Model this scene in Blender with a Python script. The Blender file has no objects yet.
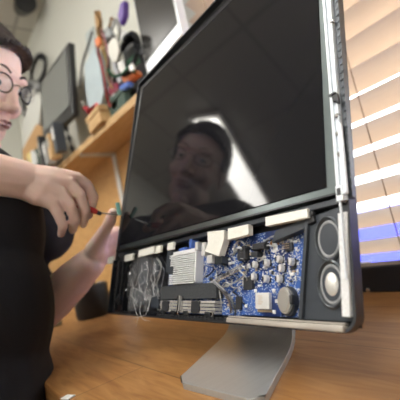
import bpy, bmesh, math, random
from mathutils import Vector, Matrix, noise
random.seed(7)
D = bpy.data
COL = bpy.context.scene.collection
PI = math.pi

# ---------------------------------------------------------------- camera frame
FPX = 355.0
CAM = Vector((0, 0, 0.89))
def nrm(v): return Vector(v).normalized()
Xc = nrm((260, 100, 355)); Zc = Vector((-669, 3000, -355)); Zc = nrm(Zc - Xc * Xc.dot(Zc)); Yc = Zc.cross(Xc)
Rw = Matrix((Xc, Yc, Zc))                       # camera -> world
def pt(px, py, d):                               # a point at distance d in front of the camera
    return Rw @ (Vector((px - 200, 200 - py, -FPX)) * (d / FPX)) + CAM
def py_(px, py, Y):
    r = Rw @ Vector((px - 200, 200 - py, -FPX)); return r * (Y / r.y) + CAM
def pz_(px, py, Z):
    r = Rw @ Vector((px - 200, 200 - py, -FPX)); return r * ((Z - CAM.z) / r.z) + CAM

# ---------------------------------------------------------------- materials
MATS = {}
def mat(name, col, rough=0.5, metal=0.0, var=0.0, scale=30, bump=0.0, bscale=80, stretch=None, **kw):
    if name in MATS: return MATS[name]
    m = D.materials.new(name); m.use_nodes = True
    nt = m.node_tree; b = nt.nodes['Principled BSDF']
    c = (*col, 1)
    b.inputs['Base Color'].default_value = c
    b.inputs['Roughness'].default_value = rough; b.inputs['Metallic'].default_value = metal
    for k, v in kw.items(): b.inputs[k.replace('_', ' ')].default_value = v
    tc = nt.nodes.new('ShaderNodeTexCoord'); src = tc.outputs['Object']
    if stretch:
        mp = nt.nodes.new('ShaderNodeMapping'); mp.inputs['Scale'].default_value = stretch
        nt.links.new(src, mp.inputs[0]); src = mp.outputs[0]
    n = nt.nodes.new('ShaderNodeTexNoise'); n.inputs['Scale'].default_value = scale; n.inputs['Detail'].default_value = 4
    nt.links.new(src, n.inputs['Vector'])
    mx = nt.nodes.new('ShaderNodeMix'); mx.data_type = 'RGBA'
    lo = tuple(max(0, x * (1 - var)) for x in col); hi = tuple(min(1, x * (1 + var)) for x in col)
    mx.inputs[6].default_value = (*lo, 1); mx.inputs[7].default_value = (*hi, 1)
    nt.links.new(n.outputs['Fac'], mx.inputs[0]); nt.links.new(mx.outputs[2], b.inputs['Base Color'])
    if bump:
        n2 = nt.nodes.new('ShaderNodeTexNoise'); n2.inputs['Scale'].default_value = bscale
        nt.links.new(src, n2.inputs['Vector'])
        bp = nt.nodes.new('ShaderNodeBump'); bp.inputs['Strength'].default_value = bump; bp.inputs['Distance'].default_value = 0.002
        nt.links.new(n2.outputs['Fac'], bp.inputs['Height']); nt.links.new(bp.outputs[0], b.inputs['Normal'])
    MATS[name] = m
    return m
def emis(name, col, s):
    m = D.materials.new(name); m.use_nodes = True; b = m.node_tree.nodes['Principled BSDF']
    b.inputs['Base Color'].default_value = (*col, 1); b.inputs['Emission Color'].default_value = (*col, 1)
    b.inputs['Emission Strength'].default_value = s; MATS[name] = m; return m

def wood(name, c0, c1, c2, plank, axis_scale, rough=0.35):
    """boards running along X, each board its own tone, grain stretched along X, knots"""
    m = D.materials.new(name); m.use_nodes = True; nt = m.node_tree; N = nt.nodes; L = nt.links
    b = N['Principled BSDF']; tc = N.new('ShaderNodeTexCoord')
    def node(t, **k):
        n = N.new(t)
        for a, v in k.items(): setattr(n, a, v)
        return n
    mp = node('ShaderNodeMapping'); mp.inputs['Scale'].default_value = axis_scale; L.new(tc.outputs['Object'], mp.inputs[0])
    n = node('ShaderNodeTexNoise'); n.inputs['Scale'].default_value = 9; n.inputs['Detail'].default_value = 8; n.inputs['Distortion'].default_value = 1.2
    L.new(mp.outputs[0], n.inputs['Vector'])
    br = node('ShaderNodeTexBrick'); br.inputs['Scale'].default_value = 1
    br.inputs['Brick Width'].default_value = plank[0]; br.inputs['Row Height'].default_value = plank[1]
    br.inputs['Mortar Size'].default_value = 0.0011; br.inputs['Mortar Smooth'].default_value = 0.3
    br.inputs['Color1'].default_value = (0, 0, 0, 1); br.inputs['Color2'].default_value = (1, 1, 1, 1); br.inputs['Mortar'].default_value = (0.3, 0.3, 0.3, 1)
    L.new(tc.outputs['Object'], br.inputs['Vector'])
    r = node('ShaderNodeValToRGB'); r.color_ramp.elements[0].position = 0.3; r.color_ramp.elements[1].position = 0.75
    r.color_ramp.elements[0].color = (*c0, 1); r.color_ramp.elements[1].color = (*c2, 1)
    e = r.color_ramp.elements.new(0.5); e.color = (*c1, 1)
    L.new(n.outputs['Fac'], r.inputs[0])
    hs = node('ShaderNodeHueSaturation'); mr = node('ShaderNodeMapRange')
    mr.inputs['To Min'].default_value = 0.86; mr.inputs['To Max'].default_value = 1.12
    L.new(br.outputs['Color'], mr.inputs['Value']); L.new(mr.outputs[0], hs.inputs['Value']); L.new(r.outputs[0], hs.inputs['Color'])
    # knots
    vo = node('ShaderNodeTexVoronoi'); vo.inputs['Scale'].default_value = 7
    mp2 = node('ShaderNodeMapping'); mp2.inputs['Scale'].default_value = (0.7, 1.5, 1.5); L.new(tc.outputs['Object'], mp2.inputs[0]); L.new(mp2.outputs[0], vo.inputs['Vector'])
    kr = node('ShaderNodeMapRange'); kr.inputs['From Min'].default_value = 0.02; kr.inputs['From Max'].default_value = 0.09; kr.inputs['To Min'].default_value = 0.45; kr.inputs['To Max'].default_value = 0
    L.new(vo.outputs['Distance'], kr.inputs['Value'])
    mk = node('ShaderNodeMix', data_type='RGBA'); mk.inputs[7].default_value = (c0[0] * .35, c0[1] * .3, c0[2] * .25, 1)
    L.new(kr.outputs[0], mk.inputs[0]); L.new(hs.outputs[0], mk.inputs[6])
    mm = node('ShaderNodeMix', data_type='RGBA'); mm.inputs[7].default_value = (c0[0] * .3, c0[1] * .3, c0[2] * .3, 1)
    sc = node('ShaderNodeMath', operation='MULTIPLY'); sc.inputs[1].default_value = 0.6; L.new(br.outputs['Fac'], sc.inputs[0])
    L.new(sc.outputs[0], mm.inputs[0]); L.new(mk.outputs[2], mm.inputs[6]); L.new(mm.outputs[2], b.inputs['Base Color'])
    # fine pale scratches
    b.inputs['Roughness'].default_value = rough
    bp = node('ShaderNodeBump'); bp.inputs['Strength'].default_value = 0.12; bp.inputs['Distance'].default_value = 0.001
    L.new(n.outputs['Fac'], bp.inputs['Height']); L.new(bp.outputs[0], b.inputs['Normal'])
    MATS[name] = m; return m

# ---------------------------------------------------------------- mesh helpers
def xf(bm, vs, M):
    if M is not None: bmesh.ops.transform(bm, matrix=M, verts=vs)
def box(bm, c, s, rot=None, bev=0.0, seg=2, mi=0):
    r = bmesh.ops.create_cube(bm, size=1.0); vs = r['verts']
    bmesh.ops.scale(bm, vec=Vector(s), verts=vs)
    if bev:
        es = list({e for v in vs for e in v.link_edges})
        rr = bmesh.ops.bevel(bm, geom=es, offset=bev, segments=seg, affect='EDGES', profile=0.5)
        vs = list({v for f in rr['faces'] for v in f.verts} | {v for v in vs if v.is_valid})
    M = Matrix.Translation(Vector(c))
    if rot is not None: M = M @ (rot.to_4x4() if hasattr(rot, 'to_4x4') else rot)
    xf(bm, vs, M)
    if mi:
        for f in {f for v in vs for f in v.link_faces}: f.material_index = mi
    return vs
def cone(bm, p0, p1, r0, r1=None, seg=16, cap=True):
    p0, p1 = Vector(p0), Vector(p1); r1 = r0 if r1 is None else r1
    d = p1 - p0
    r = bmesh.ops.create_cone(bm, cap_ends=cap, segments=seg, radius1=r0, radius2=r1, depth=d.length)
    xf(bm, r['verts'], Matrix.Translation((p0 + p1) / 2) @ d.to_track_quat('Z', 'Y').to_matrix().to_4x4()); return r['verts']
def ball(bm, c, r, seg=16, rot=None):
    if not hasattr(r, '__len__'): r = (r, r, r)
    M = Matrix.Translation(Vector(c))
    if rot is not None: M = M @ rot.to_4x4()
    nv = max(6, seg * 3 // 4); rows = []; new = bm.verts.new
    for i in range(nv + 1):
        ph = PI * i / nv; sp, cp = math.sin(ph), math.cos(ph)
        if i in (0, nv): rows.append([new(M @ Vector((0, 0, r[2] * cp)))])
        else: rows.append([new(M @ Vector((r[0] * sp * math.cos(2 * PI * k / seg), r[1] * sp * math.sin(2 * PI * k / seg), r[2] * cp))) for k in range(seg)])
    for i in range(nv):
        A, B = rows[i], rows[i + 1]
        for k in range(seg):
            k2 = (k + 1) % seg
            if len(A) == 1: bm.faces.new((A[0], B[k], B[k2]))
            elif len(B) == 1: bm.faces.new((A[k], B[0], A[k2]))
            else: bm.faces.new((A[k], B[k], B[k2], A[k2]))
def caps(bm, pts, rs, seg=14):                   # tapered capsule chain
    for i in range(len(pts)):
        ball(bm, pts[i], rs[i], seg)
        if i: cone(bm, pts[i - 1], pts[i], rs[i - 1], rs[i], seg)
def smoothpts(pts, n=6):
    P = [Vector(p) for p in pts]; P = [P[0]] + P + [P[-1]]; out = []
    for i in range(1, len(P) - 2):
        for k in range(n):
            t = k / n; a, b, c, d = P[i - 1], P[i], P[i + 1], P[i + 2]
            out.append(0.5 * ((2 * b) + (c - a) * t + (2 * a - 5 * b + 4 * c - d) * t * t + (3 * b - a - 3 * c + d) * t ** 3))
    out.append(P[-2]); return out
def tube(bm, pts, r, seg=8, sm=6):
    P = smoothpts(pts, sm) if sm else [Vector(p) for p in pts]
    rings = []; up = Vector((0.13, 0.21, 0.97))
    for i, p in enumerate(P):
        t = (P[min(i + 1, len(P) - 1)] - P[max(i - 1, 0)]).normalized()
        a = t.cross(up)
        if a.length < 1e-4: a = t.orthogonal()
        a.normalize(); b = t.cross(a); up = b.cross(t) if b.cross(t).length > 0 else up
        up = a.cross(t) * -1
        rr = r(i / (len(P) - 1)) if callable(r) else r
        rings.append([bm.verts.new(p + (a * math.cos(2 * PI * k / seg) + b * math.sin(2 * PI * k / seg)) * rr) for k in range(seg)])
    for i in range(len(rings) - 1):
        for k in range(seg):
            try: bm.faces.new((rings[i][k], rings[i][(k + 1) % seg], rings[i + 1][(k + 1) % seg], rings[i + 1][k]))
            except ValueError: pass
    bm.faces.new(rings[0][::-1]); bm.faces.new(rings[-1])
def prism(bm, poly, z0, z1):                     # polygon in xy extruded along z
    a = [bm.verts.new((x, y, z0)) for x, y in poly]; b = [bm.verts.new((x, y, z1)) for x, y in poly]
    n = len(poly); bm.faces.new(a[::-1]); bm.faces.new(b)
    for i in range(n): bm.faces.new((a[i], a[(i + 1) % n], b[(i + 1) % n], b[i]))
def lathe(bm, prof, seg=40, sx=1, sy=1, c=(0, 0, 0)):   # profile [(r, z)], elliptical scale
    rings = []
    for r, z in prof:
        if r < 1e-6: rings.append([bm.verts.new((c[0], c[1], c[2] + z))])
        else: rings.append([bm.verts.new((c[0] + r * sx * math.cos(2 * PI * k / seg), c[1] + r * sy * math.sin(2 * PI * k / seg), c[2] + z)) for k in range(seg)])
    for A, B in zip(rings, rings[1:]):
        for k in range(seg):
            q = [A[k % len(A)], A[(k + 1) % len(A)], B[(k + 1) % len(B)], B[k % len(B)]]
            u = []
            for v in q:
                if v not in u: u.append(v)
            if len(u) > 2: bm.faces.new(u)
def grid(bm, fn, nu, nv):
    V = [[bm.verts.new(fn(i / nu, j / nv)) for j in range(nv + 1)] for i in range(nu + 1)]
    for i in range(nu):
        for j in range(nv): bm.faces.new((V[i][j], V[i + 1][j], V[i + 1][j + 1], V[i][j + 1]))

class BM:                                         # collects shapes, links them as ONE mesh object
    def __enter__(s): s.b = bmesh.new(); return s.b
    def __exit__(s, *a): pass
def obj(name, bm, m, parent=None, frame=None, smooth=False, label=None):
    bmesh.ops.recalc_face_normals(bm, faces=bm.faces)
    me = D.meshes.new(name); bm.to_mesh(me); bm.free()
    o = D.objects.new(name, me); COL.objects.link(o)
    for x in (m if isinstance(m, (list, tuple)) else [m]): me.materials.append(x)
    if smooth:
        for p in me.polygons: p.use_smooth = True
        if smooth != True:
            md = None
            me.set_sharp_from_angle(angle=math.radians(smooth))
    W = frame if frame is not None else Matrix.Identity(4)
    if parent is not None:
        o.parent = parent; o['_w'] = 0
        o.matrix_parent_inverse = Matrix.Identity(4)
        o.matrix_basis = WM[parent.name].inverted() @ W
        del o['_w']
    else: o.matrix_basis = W
    WM[o.name] = W.copy()
    if label: o['label'] = label
    return o
WM = {}
def thing(name, label, cat, loc=(0, 0, 0), group=None, frame=None):
    o = D.objects.new(name, None); COL.objects.link(o); o.empty_display_size = 0.05
    o.matrix_basis = frame if frame is not None else Matrix.Translation(Vector(loc)); WM[o.name] = o.matrix_basis.copy()
    return tag(o, label, cat, group)
def tag(o, label, cat, group=None):
    o['label'] = label; o['category'] = cat
    if group: o['group'] = group
    return o
def struct(name, bm, m, parent=None, **k):
    o = obj(name, bm, m, parent, **k)
    if parent is None: o['kind'] = 'structure'
    return o
def frame_of(o, x, y, z):                         # origin + axes -> matrix
    return Matrix(((x.x, y.x, z.x, o.x), (x.y, y.y, z.y, o.y), (x.z, y.z, z.z, o.z), (0, 0, 0, 1)))

# ---------------------------------------------------------------- palette
cream = mat('cream_paint', (0.66, 0.66, 0.60), 0.8, var=0.03, scale=6, bump=0.1)
grey_wall = mat('grey_paint', (0.42, 0.41, 0.38), 0.8, var=0.04, scale=4)
carpet = mat('carpet', (0.12, 0.11, 0.10), 0.95, var=0.3, scale=200, bump=0.5)
desk_wood = wood('oiled_pine', (0.25, 0.105, 0.033), (0.34, 0.165, 0.055), (0.43, 0.235, 0.090), (0.9, 0.14), (1.2, 9, 9), 0.38)
ply = wood('amber_plywood', (0.48, 0.25, 0.075), (0.58, 0.32, 0.105), (0.66, 0.39, 0.15), (3, 0.9), (2, 2, 9), 0.5)
shelf_wood = wood('pale_pine_shelf', (0.55, 0.32, 0.13), (0.64, 0.41, 0.19), (0.72, 0.49, 0.26), (3, 0.9), (1.5, 9, 9), 0.5)
black_pl = mat('black_plastic', (0.012, 0.013, 0.016), 0.35, var=0.2, scale=60)
slate_pl = mat('dark_slate_plastic', (0.042, 0.05, 0.062), 0.42, var=0.12, scale=120, bump=0.06, bscale=900)
dark_metal = mat('dark_metal', (0.10, 0.11, 0.12), 0.35, 0.8, var=0.15, scale=90)
frame_metal = mat('grey_green_panel_frame', (0.13, 0.155, 0.155), 0.32, 0.75, var=0.1, scale=70)
rail_white = mat('pale_anodised_rail', (0.78, 0.83, 0.88), 0.35, 0.25, var=0.04, scale=60)
alu = mat('brushed_aluminium', (0.46, 0.49, 0.51), 0.38, 0.55, var=0.10, scale=14, stretch=(30, 1, 1), bump=0.08, bscale=30)
alu_edge = mat('aluminium_edge', (0.62, 0.60, 0.57), 0.25, 1.0, var=0.1, scale=40)
steel = mat('steel', (0.65, 0.65, 0.66), 0.2, 1.0, var=0.1, scale=50)
chrome = mat('silver_plating', (0.88, 0.88, 0.87), 0.26, 0.35, var=0.06, scale=200)
tape = mat('cream_foil_tape', (0.86, 0.85, 0.78), 0.5, var=0.06, scale=150, bump=0.3, bscale=200)
foam = mat('pale_foam_gasket', (0.84, 0.86, 0.89), 0.7, var=0.25, scale=350, bump=0.9, bscale=500)
pcb_edge = mat('board_laminate', (0.01, 0.03, 0.16), 0.4, var=0.2)
white_pl = mat('white_plastic', (0.80, 0.80, 0.79), 0.4, var=0.04)
chip_blk = mat('chip_resin', (0.035, 0.037, 0.042), 0.4, var=0.25, scale=300)
grey_tex = mat('grey_graphite_sheet', (0.055, 0.06, 0.066), 0.55, 0.1, var=0.8, scale=600, bump=0.6, bscale=700)
tan_comp = mat('tan_component', (0.42, 0.33, 0.24), 0.4, var=0.2)
gold = mat('contact_gold', (0.72, 0.52, 0.22), 0.3, 0.9, var=0.1)
skin = mat('skin', (0.92, 0.67, 0.59), 0.5, var=0.09, scale=28, bump=0.15, bscale=160, Subsurface_Weight=0.12, Subsurface_Scale=0.01)
nail = mat('fingernail', (0.84, 0.62, 0.56), 0.25, var=0.03)
shirt = mat('black_cotton', (0.008, 0.009, 0.015), 0.85, var=0.25, scale=300, bump=0.3, bscale=500)
trouser = mat('dark_denim', (0.02, 0.025, 0.05), 0.85, var=0.25, scale=300)
hair_m = mat('dark_brown_hair', (0.030, 0.022, 0.020), 0.5, var=0.6, scale=120, bump=0.8, bscale=260)
lip_m = mat('lips', (0.52, 0.24, 0.22), 0.45, var=0.08)
eye_m = mat('eye_white', (0.8, 0.78, 0.75), 0.2); iris_m = mat('iris', (0.06, 0.09, 0.10), 0.2)
red_pl = mat('red_plastic', (0.62, 0.05, 0.05), 0.35, var=0.1)
orange_pl = mat('orange_plastic', (0.72, 0.20, 0.06), 0.4, var=0.1)
purple_pl = mat('purple_plastic', (0.13, 0.06, 0.34), 0.4, var=0.1)
pale_blue = mat('pale_blue_grey_metal', (0.46, 0.54, 0.58), 0.45, 0.2, var=0.12, scale=20)
green_pcb = mat('green_laminate', (0.05, 0.16, 0.09), 0.45, var=0.5, scale=80)
card = mat('brown_cardboard', (0.46, 0.27, 0.12), 0.8, var=0.1)
yellow_pl = mat('yellow_plastic', (0.75, 0.60, 0.22), 0.4)
dark_red = mat('dark_red_card', (0.28, 0.03, 0.06), 0.5)
blue_pl = mat('blue_plastic', (0.08, 0.16, 0.5), 0.4, var=0.1)
slat_m = mat('tan_blind_slat', (0.55, 0.44, 0.34), 0.45, var=0.05, scale=8, stretch=(1, 30, 30), Transmission_Weight=0.0)
cord_m = mat('blind_cord', (0.32, 0.22, 0.16), 0.8)
trim_white = mat('white_gloss_trim', (0.75, 0.74, 0.70), 0.35)

# pcb: blue solder mask with pale silkscreen, tracks, pads
def pcb_material():
    m = D.materials.new('blue_circuit_board'); m.use_nodes = True; nt = m.node_tree; N = nt.nodes; L = nt.links
    b = N['Principled BSDF']; tc = N.new('ShaderNodeTexCoord')
    vo = N.new('ShaderNodeTexVoronoi'); vo.inputs['Scale'].default_value = 620; vo.distance = 'CHEBYCHEV'; L.new(tc.outputs['Object'], vo.inputs['Vector'])
    n = N.new('ShaderNodeTexNoise'); n.inputs['Scale'].default_value = 55; L.new(tc.outputs['Object'], n.inputs['Vector'])
    r = N.new('ShaderNodeValToRGB'); e = r.color_ramp.elements; e[0].position = 0.40; e[0].color = (0.010, 0.026, 0.12, 1); e[1].position = 0.62; e[1].color = (0.045, 0.125, 0.42, 1)
    L.new(n.outputs['Fac'], r.inputs[0])
    lt = N.new('ShaderNodeMath'); lt.operation = 'LESS_THAN'; lt.inputs[1].default_value = 0.24; L.new(vo.outputs['Distance'], lt.inputs[0])
    gt = N.new('ShaderNodeMath'); gt.operation = 'GREATER_THAN'; gt.inputs[1].default_value = 0.46; L.new(n.outputs['Fac'], gt.inputs[0])
    mu = N.new('ShaderNodeMath'); mu.operation = 'MULTIPLY'; L.new(lt.outputs[0], mu.inputs[0]); L.new(gt.outputs[0], mu.inputs[1])
    mx = N.new('ShaderNodeMix'); mx.data_type = 'RGBA'; mx.inputs[7].default_value = (0.62, 0.68, 0.74, 1)
    L.new(mu.outputs[0], mx.inputs[0]); L.new(r.outputs[0], mx.inputs[6]); L.new(mx.outputs[2], b.inputs['Base Color'])
    b.inputs['Roughness'].default_value = 0.35; MATS['pcb'] = m; return m
pcb_m = pcb_material()
# black glossy screen surface
screen_m = D.materials.new('black_glossy_screen'); screen_m.use_nodes = True
_b = screen_m.node_tree.nodes['Principled BSDF']; _b.inputs['Base Color'].default_value = (0.010, 0.010, 0.012, 1); _b.inputs['Roughness'].default_value = 0.05; _b.inputs['IOR'].default_value = 1.6
_b.inputs['Specular IOR Level'].default_value = 0.17
# crumpled clear film
film_m = D.materials.new('clear_film'); film_m.use_nodes = True; _b = film_m.node_tree.nodes['Principled BSDF']
_b.inputs['Base Color'].default_value = (0.75, 0.76, 0.78, 1); _b.inputs['Roughness'].default_value = 0.10; _b.inputs['Alpha'].default_value = 0.13; _b.inputs['Metallic'].default_value = 0.4
lens_m = D.materials.new('spectacle_lens'); lens_m.use_nodes = True; _b = lens_m.node_tree.nodes['Principled BSDF']
_b.inputs['Base Color'].default_value = (1, 1, 1, 1); _b.inputs['Roughness'].default_value = 0.02; _b.inputs['Alpha'].default_value = 0.12
glass_m = D.materials.new('window_glass'); glass_m.use_nodes = True; _b = glass_m.node_tree.nodes['Principled BSDF']
_b.inputs['Base Color'].default_value = (1, 1, 1, 1); _b.inputs['Roughness'].default_value = 0.0; _b.inputs['Alpha'].default_value = 0.06
# slats let some daylight through
_nt = slat_m.node_tree; _p = _nt.nodes['Principled BSDF']; _o = _nt.nodes['Material Output']
_t = _nt.nodes.new('ShaderNodeBsdfTranslucent'); _t.inputs[0].default_value = (0.72, 0.56, 0.42, 1)
_mx = _nt.nodes.new('ShaderNodeMixShader'); _mx.inputs[0].default_value = 0.085
_nt.links.new(_p.outputs[0], _mx.inputs[1]); _nt.links.new(_t.outputs[0], _mx.inputs[2]); _nt.links.new(_mx.outputs[0], _o.inputs[0])

# ================================================================ THE ROOM
WY = 0.72                                         # back wall plane
RX0, RX1, RY0, RZ = -3.3, 1.7, -2.7, 2.6
WX0, WX1, WZ0, WZ1 = -0.66, 0.62, 0.60, 1.98      # window opening
with BM() as b:
    box(b, ((RX0 + RX1) / 2, (RY0 + WY) / 2, -0.05), (RX1 - RX0, WY - RY0, 0.1)); struct('floor', b, carpet)
def ceiling_mat():
    m = D.materials.new('ceiling_tiles'); m.use_nodes = True; nt = m.node_tree; b = nt.nodes['Principled BSDF']
    tc = nt.nodes.new('ShaderNodeTexCoord'); br = nt.nodes.new('ShaderNodeTexBrick'); br.offset = 0
    br.inputs['Scale'].default_value = 1; br.inputs['Brick Width'].default_value = 0.6; br.inputs['Row Height'].default_value = 0.6; br.inputs['Mortar Size'].default_value = 0.012
    br.inputs['Color1'].default_value = (0.62, 0.60, 0.54, 1); br.inputs['Color2'].default_value = (0.60, 0.58, 0.53, 1); br.inputs['Mortar'].default_value = (0.42, 0.40, 0.37, 1)
    nt.links.new(tc.outputs['Object'], br.inputs['Vector']); nt.links.new(br.outputs['Color'], b.inputs['Base Color']); b.inputs['Roughness'].default_value = 0.9; return m
with BM() as b:
    box(b, ((RX0 + RX1) / 2, (RY0 + WY) / 2, RZ + 0.05), (RX1 - RX0, WY - RY0, 0.1)); struct('ceiling', b, ceiling_mat())
with BM() as b:
    T = 0.16; y = WY + T / 2
    box(b, ((RX0 + WX0) / 2, y, RZ / 2), (WX0 - RX0, T, RZ)); box(b, ((RX1 + WX1) / 2, y, RZ / 2), (RX1 - WX1, T, RZ))
    box(b, ((WX0 + WX1) / 2, y, WZ0 / 2), (WX1 - WX0, T, WZ0)); box(b, ((WX0 + WX1) / 2, y, (RZ + WZ1) / 2), (WX1 - WX0, T, RZ - WZ1))
    struct('wall_back', b, cream)
with BM() as b: box(b, (RX0 - 0.05, (RY0 + WY) / 2, RZ / 2), (0.1, WY - RY0, RZ)); struct('wall_left', b, cream)
with BM() as b: box(b, (RX1 + 0.05, (RY0 + WY) / 2, RZ / 2), (0.1, WY - RY0, RZ)); struct('wall_right', b, grey_wall)
with BM() as b: box(b, ((RX0 + RX1) / 2, RY0 - 0.05, RZ / 2), (RX1 - RX0, 0.1, RZ)); struct('wall_front', b, grey_wall)
# window
w = D.objects.new('window_1', None); COL.objects.link(w); w.location = ((WX0 + WX1) / 2, WY + 0.1, WZ0); w['kind'] = 'structure'; WM[w.name] = Matrix.Translation(w.location)
with BM() as b:
    for x in (WX0 + 0.02, (WX0 + WX1) / 2, WX1 - 0.02): box(b, (x, WY + 0.12, (WZ0 + WZ1) / 2), (0.04, 0.05, WZ1 - WZ0), bev=0.004)
    for z in (WZ0 + 0.02, WZ1 - 0.02): box(b, ((WX0 + WX1) / 2, WY + 0.12, z), (WX1 - WX0, 0.05, 0.04), bev=0.004)
    obj('window_frame', b, trim_white, w)
with BM() as b: box(b, ((WX0 + WX1) / 2, WY + 0.12, (WZ0 + WZ1) / 2), (WX1 - WX0 - .04, 0.005, WZ1 - WZ0 - .04)); obj('pane', b, glass_m, w)

# ceiling lights (long fluorescent troughs); the left one's run matches the streak in the screen
def trough(p0, p1, label):
    p0, p1 = Vector(p0), Vector(p1); mid = (p0 + p1) / 2; d = (p1 - p0); ang = math.atan2(d.y, d.x); Ln = d.length
    t = thing('ceiling_light', label, 'ceiling light', (mid.x, mid.y, RZ), 'long tube lights under the ceiling')
    F = Matrix.Translation((mid.x, mid.y, RZ)) @ Matrix.Rotation(ang, 4, 'Z')
    with BM() as b: box(b, (0, 0, -0.02), (Ln + 0.06, 0.28, 0.04), bev=0.006); obj('housing', b, trim_white, t, F)
    with BM() as b: box(b, (0, 0, -0.05), (Ln, 0.22, 0.05), bev=0.02, seg=3); obj('diffuser', b, tube_m, t, F)
tube_m = emis('tube_diffuser', (1.0, 0.97, 0.91), 24.0)
trough((-1.92, -0.34, 0), (-2.50, -1.95, 0), 'long white tube light over the left end, mirrored as the bright streak')
trough((-0.50, -0.10, 0), (-0.50, -1.75, 0), 'added long white tube light overhead, brightening the arms and workbench')  # unseen tube added overhead to brighten the arms and desk top
trough((0.85, -0.75, 0), (0.85, -2.35, 0), 'long white tube light overhead, nearest the right wall')

# outside: blue hoarding low down
with BM() as b:
    box(b, (-1.0, 2.3, 0.35), (7.6, 0.05, 1.01), bev=0.01)
    for k in range(18): box(b, (-4.6 + 0.4 * k, 2.265, 0.35), (0.03, 0.03, 0.99))
    tag(obj('hoarding', b, mat('blue_painted_board', (0.05, 0.07, 0.72), 0.5, var=0.1, scale=4)), 'bright blue board fence standing outside below the window', 'fence')

# plywood panel behind the desk and under the shelf
with BM() as b: box(b, ((RX0 - 0.72) / 2, WY - 0.01, 0.985), (-0.72 - RX0, 0.02, 0.80)); struct('trim_1', b, ply)

# ================================================================ DESK
DZ = 0.75
desk = thing('desk', 'wide wooden workbench with a worn honey-brown plank top', 'desk', (-0.9, 0.32, 0))
DF = Matrix.Translation((-0.9, 0.338, DZ))
with BM() as b: box(b, (0, 0, -0.02), (3.6, 0.476, 0.04), bev=0.004); obj('tabletop', b, desk_wood, desk, DF)
for sx in (-1.72, 0, 1.72):
    for sy in (-0.17, 0.19):
        with BM() as b: box(b, (-0.9 + sx, 0.33 + sy, 0.355), (0.06, 0.06, 0.71), bev=0.004); obj('leg', b, desk_wood, desk)

# ================================================================ THE OPENED COMPUTER
BR = pt(337, 195, 0.2775)
Mc = Vector((52, 1135, -355)); Mc = nrm(Mc - Xc * Xc.dot(Mc))
MX = Rw @ Xc; MM = Rw @ Mc; MO = MX.cross(MM)
MF = frame_of(BR, MX, MM, MO)                     # u right, v up, w to the viewer; origin at the panel's lower right corner
mon = thing('desktop_computer', 'opened all-in-one desktop computer with black screen, exposed blue circuit board and speakers', 'computer', (-0.37, 0.33, DZ))
def part(name, b, m, parent=mon, **k): return obj(name, b, m, parent, k.pop('frame', MF), **k)
PW, PH = 0.421, 0.332
# lcd panel
LF = MF @ Matrix.Rotation(math.radians(-2.3), 4, 'X') @ Matrix.Rotation(math.radians(1.1), 4, 'Y')   # panel tilted to shift the mirrored face: proud on the left, sunk at top
with BM() as b: box(b, (-PW / 2, PH / 2, -0.006), (PW, PH, 0.010), bev=0.0008); lcd = part('screen_frame', b, frame_metal, frame=LF, label='thin grey metal frame around the screen')
with BM() as b:
    bw = 0.0095; box(b, (-PW / 2, PH / 2 + 0.001, -0.0013), (PW - 2 * bw, PH - 0.016, 0.003), bev=0.0004); part('screen', b, screen_m, lcd, frame=LF)
with BM() as b:
    for z in (0.00105,): 
        box(b, (-PW + 0.0045, PH / 2, -0.0005), (0.009, PH, 0.003), bev=0.0006); box(b, (-PW / 2, PH - 0.0045, -0.0005), (PW, 0.008, 0.003), bev=0.0006)
        box(b, (-PW / 2, 0.0008, 0.0003), (PW, 0.0016, 0.003))
    part('screen_gasket', b, black_pl, lcd, frame=LF)
# back housing
with BM() as b:
    def corner(cx, cy, r, a0): return [(cx + r * math.cos(a0 + PI / 2 * k / 8), cy + r * math.sin(a0 + PI / 2 * k / 8)) for k in range(9)]
    x0, x1, y0, y1, r = -0.4505, 0.0068, -0.1020, 0.343, 0.013
    outer = corner(x1 - r, y0 + r, r, -PI / 2) + corner(x1 - r, y1 - r, r, 0) + corner(x0 + r * .3, y1 - r * .3, r * .3, PI / 2) + corner(x0 + .003, y0 + .003, .003, PI)
    # right edge leans out towards the top like the photographed rail
    outer = [(x + (0.0115 * max(0, (y + 0.09)) / 0.43 if x > -0.1 else (0.019 * min(1, (y + .1035) / .12) if x < -0.4 else 0)), y) for x, y in outer]
    def inset(P, d):
        n = len(P); out = []
        cx = sum(p[0] for p in P) / n; cy = sum(p[1] for p in P) / n
        for i in range(n):
            a, c = Vector(P[i - 1]), Vector(P[(i + 1) % n]); t = (c - a).normalized(); nn = Vector((-t.y, t.x)); out.append((P[i][0] + nn.x * d, P[i][1] + nn.y * d))
        return out
    inn = inset(outer, 0.0022)
    n = len(outer)
    def ring(P, z): return [b.verts.new((x, y, z)) for x, y in P]
    R0, R1, R2, R3 = ring(outer, -0.0085), ring(outer, -0.001), ring(inn, -0.001), ring(inn, -0.0150)
    for A, B in ((R0, R1), (R1, R2), (R2, R3)):
        for i in range(n): b.faces.new((A[i], A[(i + 1) % n], B[(i + 1) % n], B[i]))
    b.faces.new(R3)
    # bulged back
    R3b = ring([(-.22 + (x + .22) * .93, .12 + (y - .12) * .955) for x, y in outer], -0.018)
    R4 = ring([(-.22 + (x + .22) * .80, .12 + (y - .12) * .75) for x, y in outer], -0.034)
    for A, B in ((R0, R3b), (R3b, R4)):
        for i in range(n): b.faces.new((A[i], A[(i + 1) % n], B[(i + 1) % n], B[i]))
    b.faces.new(R4)
    part('back_housing', b, mat('dark_anodised_edge', (0.085, 0.09, 0.10), 0.35, 0.7, var=0.2, scale=60), smooth=30, label='dark grey metal rear shell with rounded lower corner')
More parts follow.
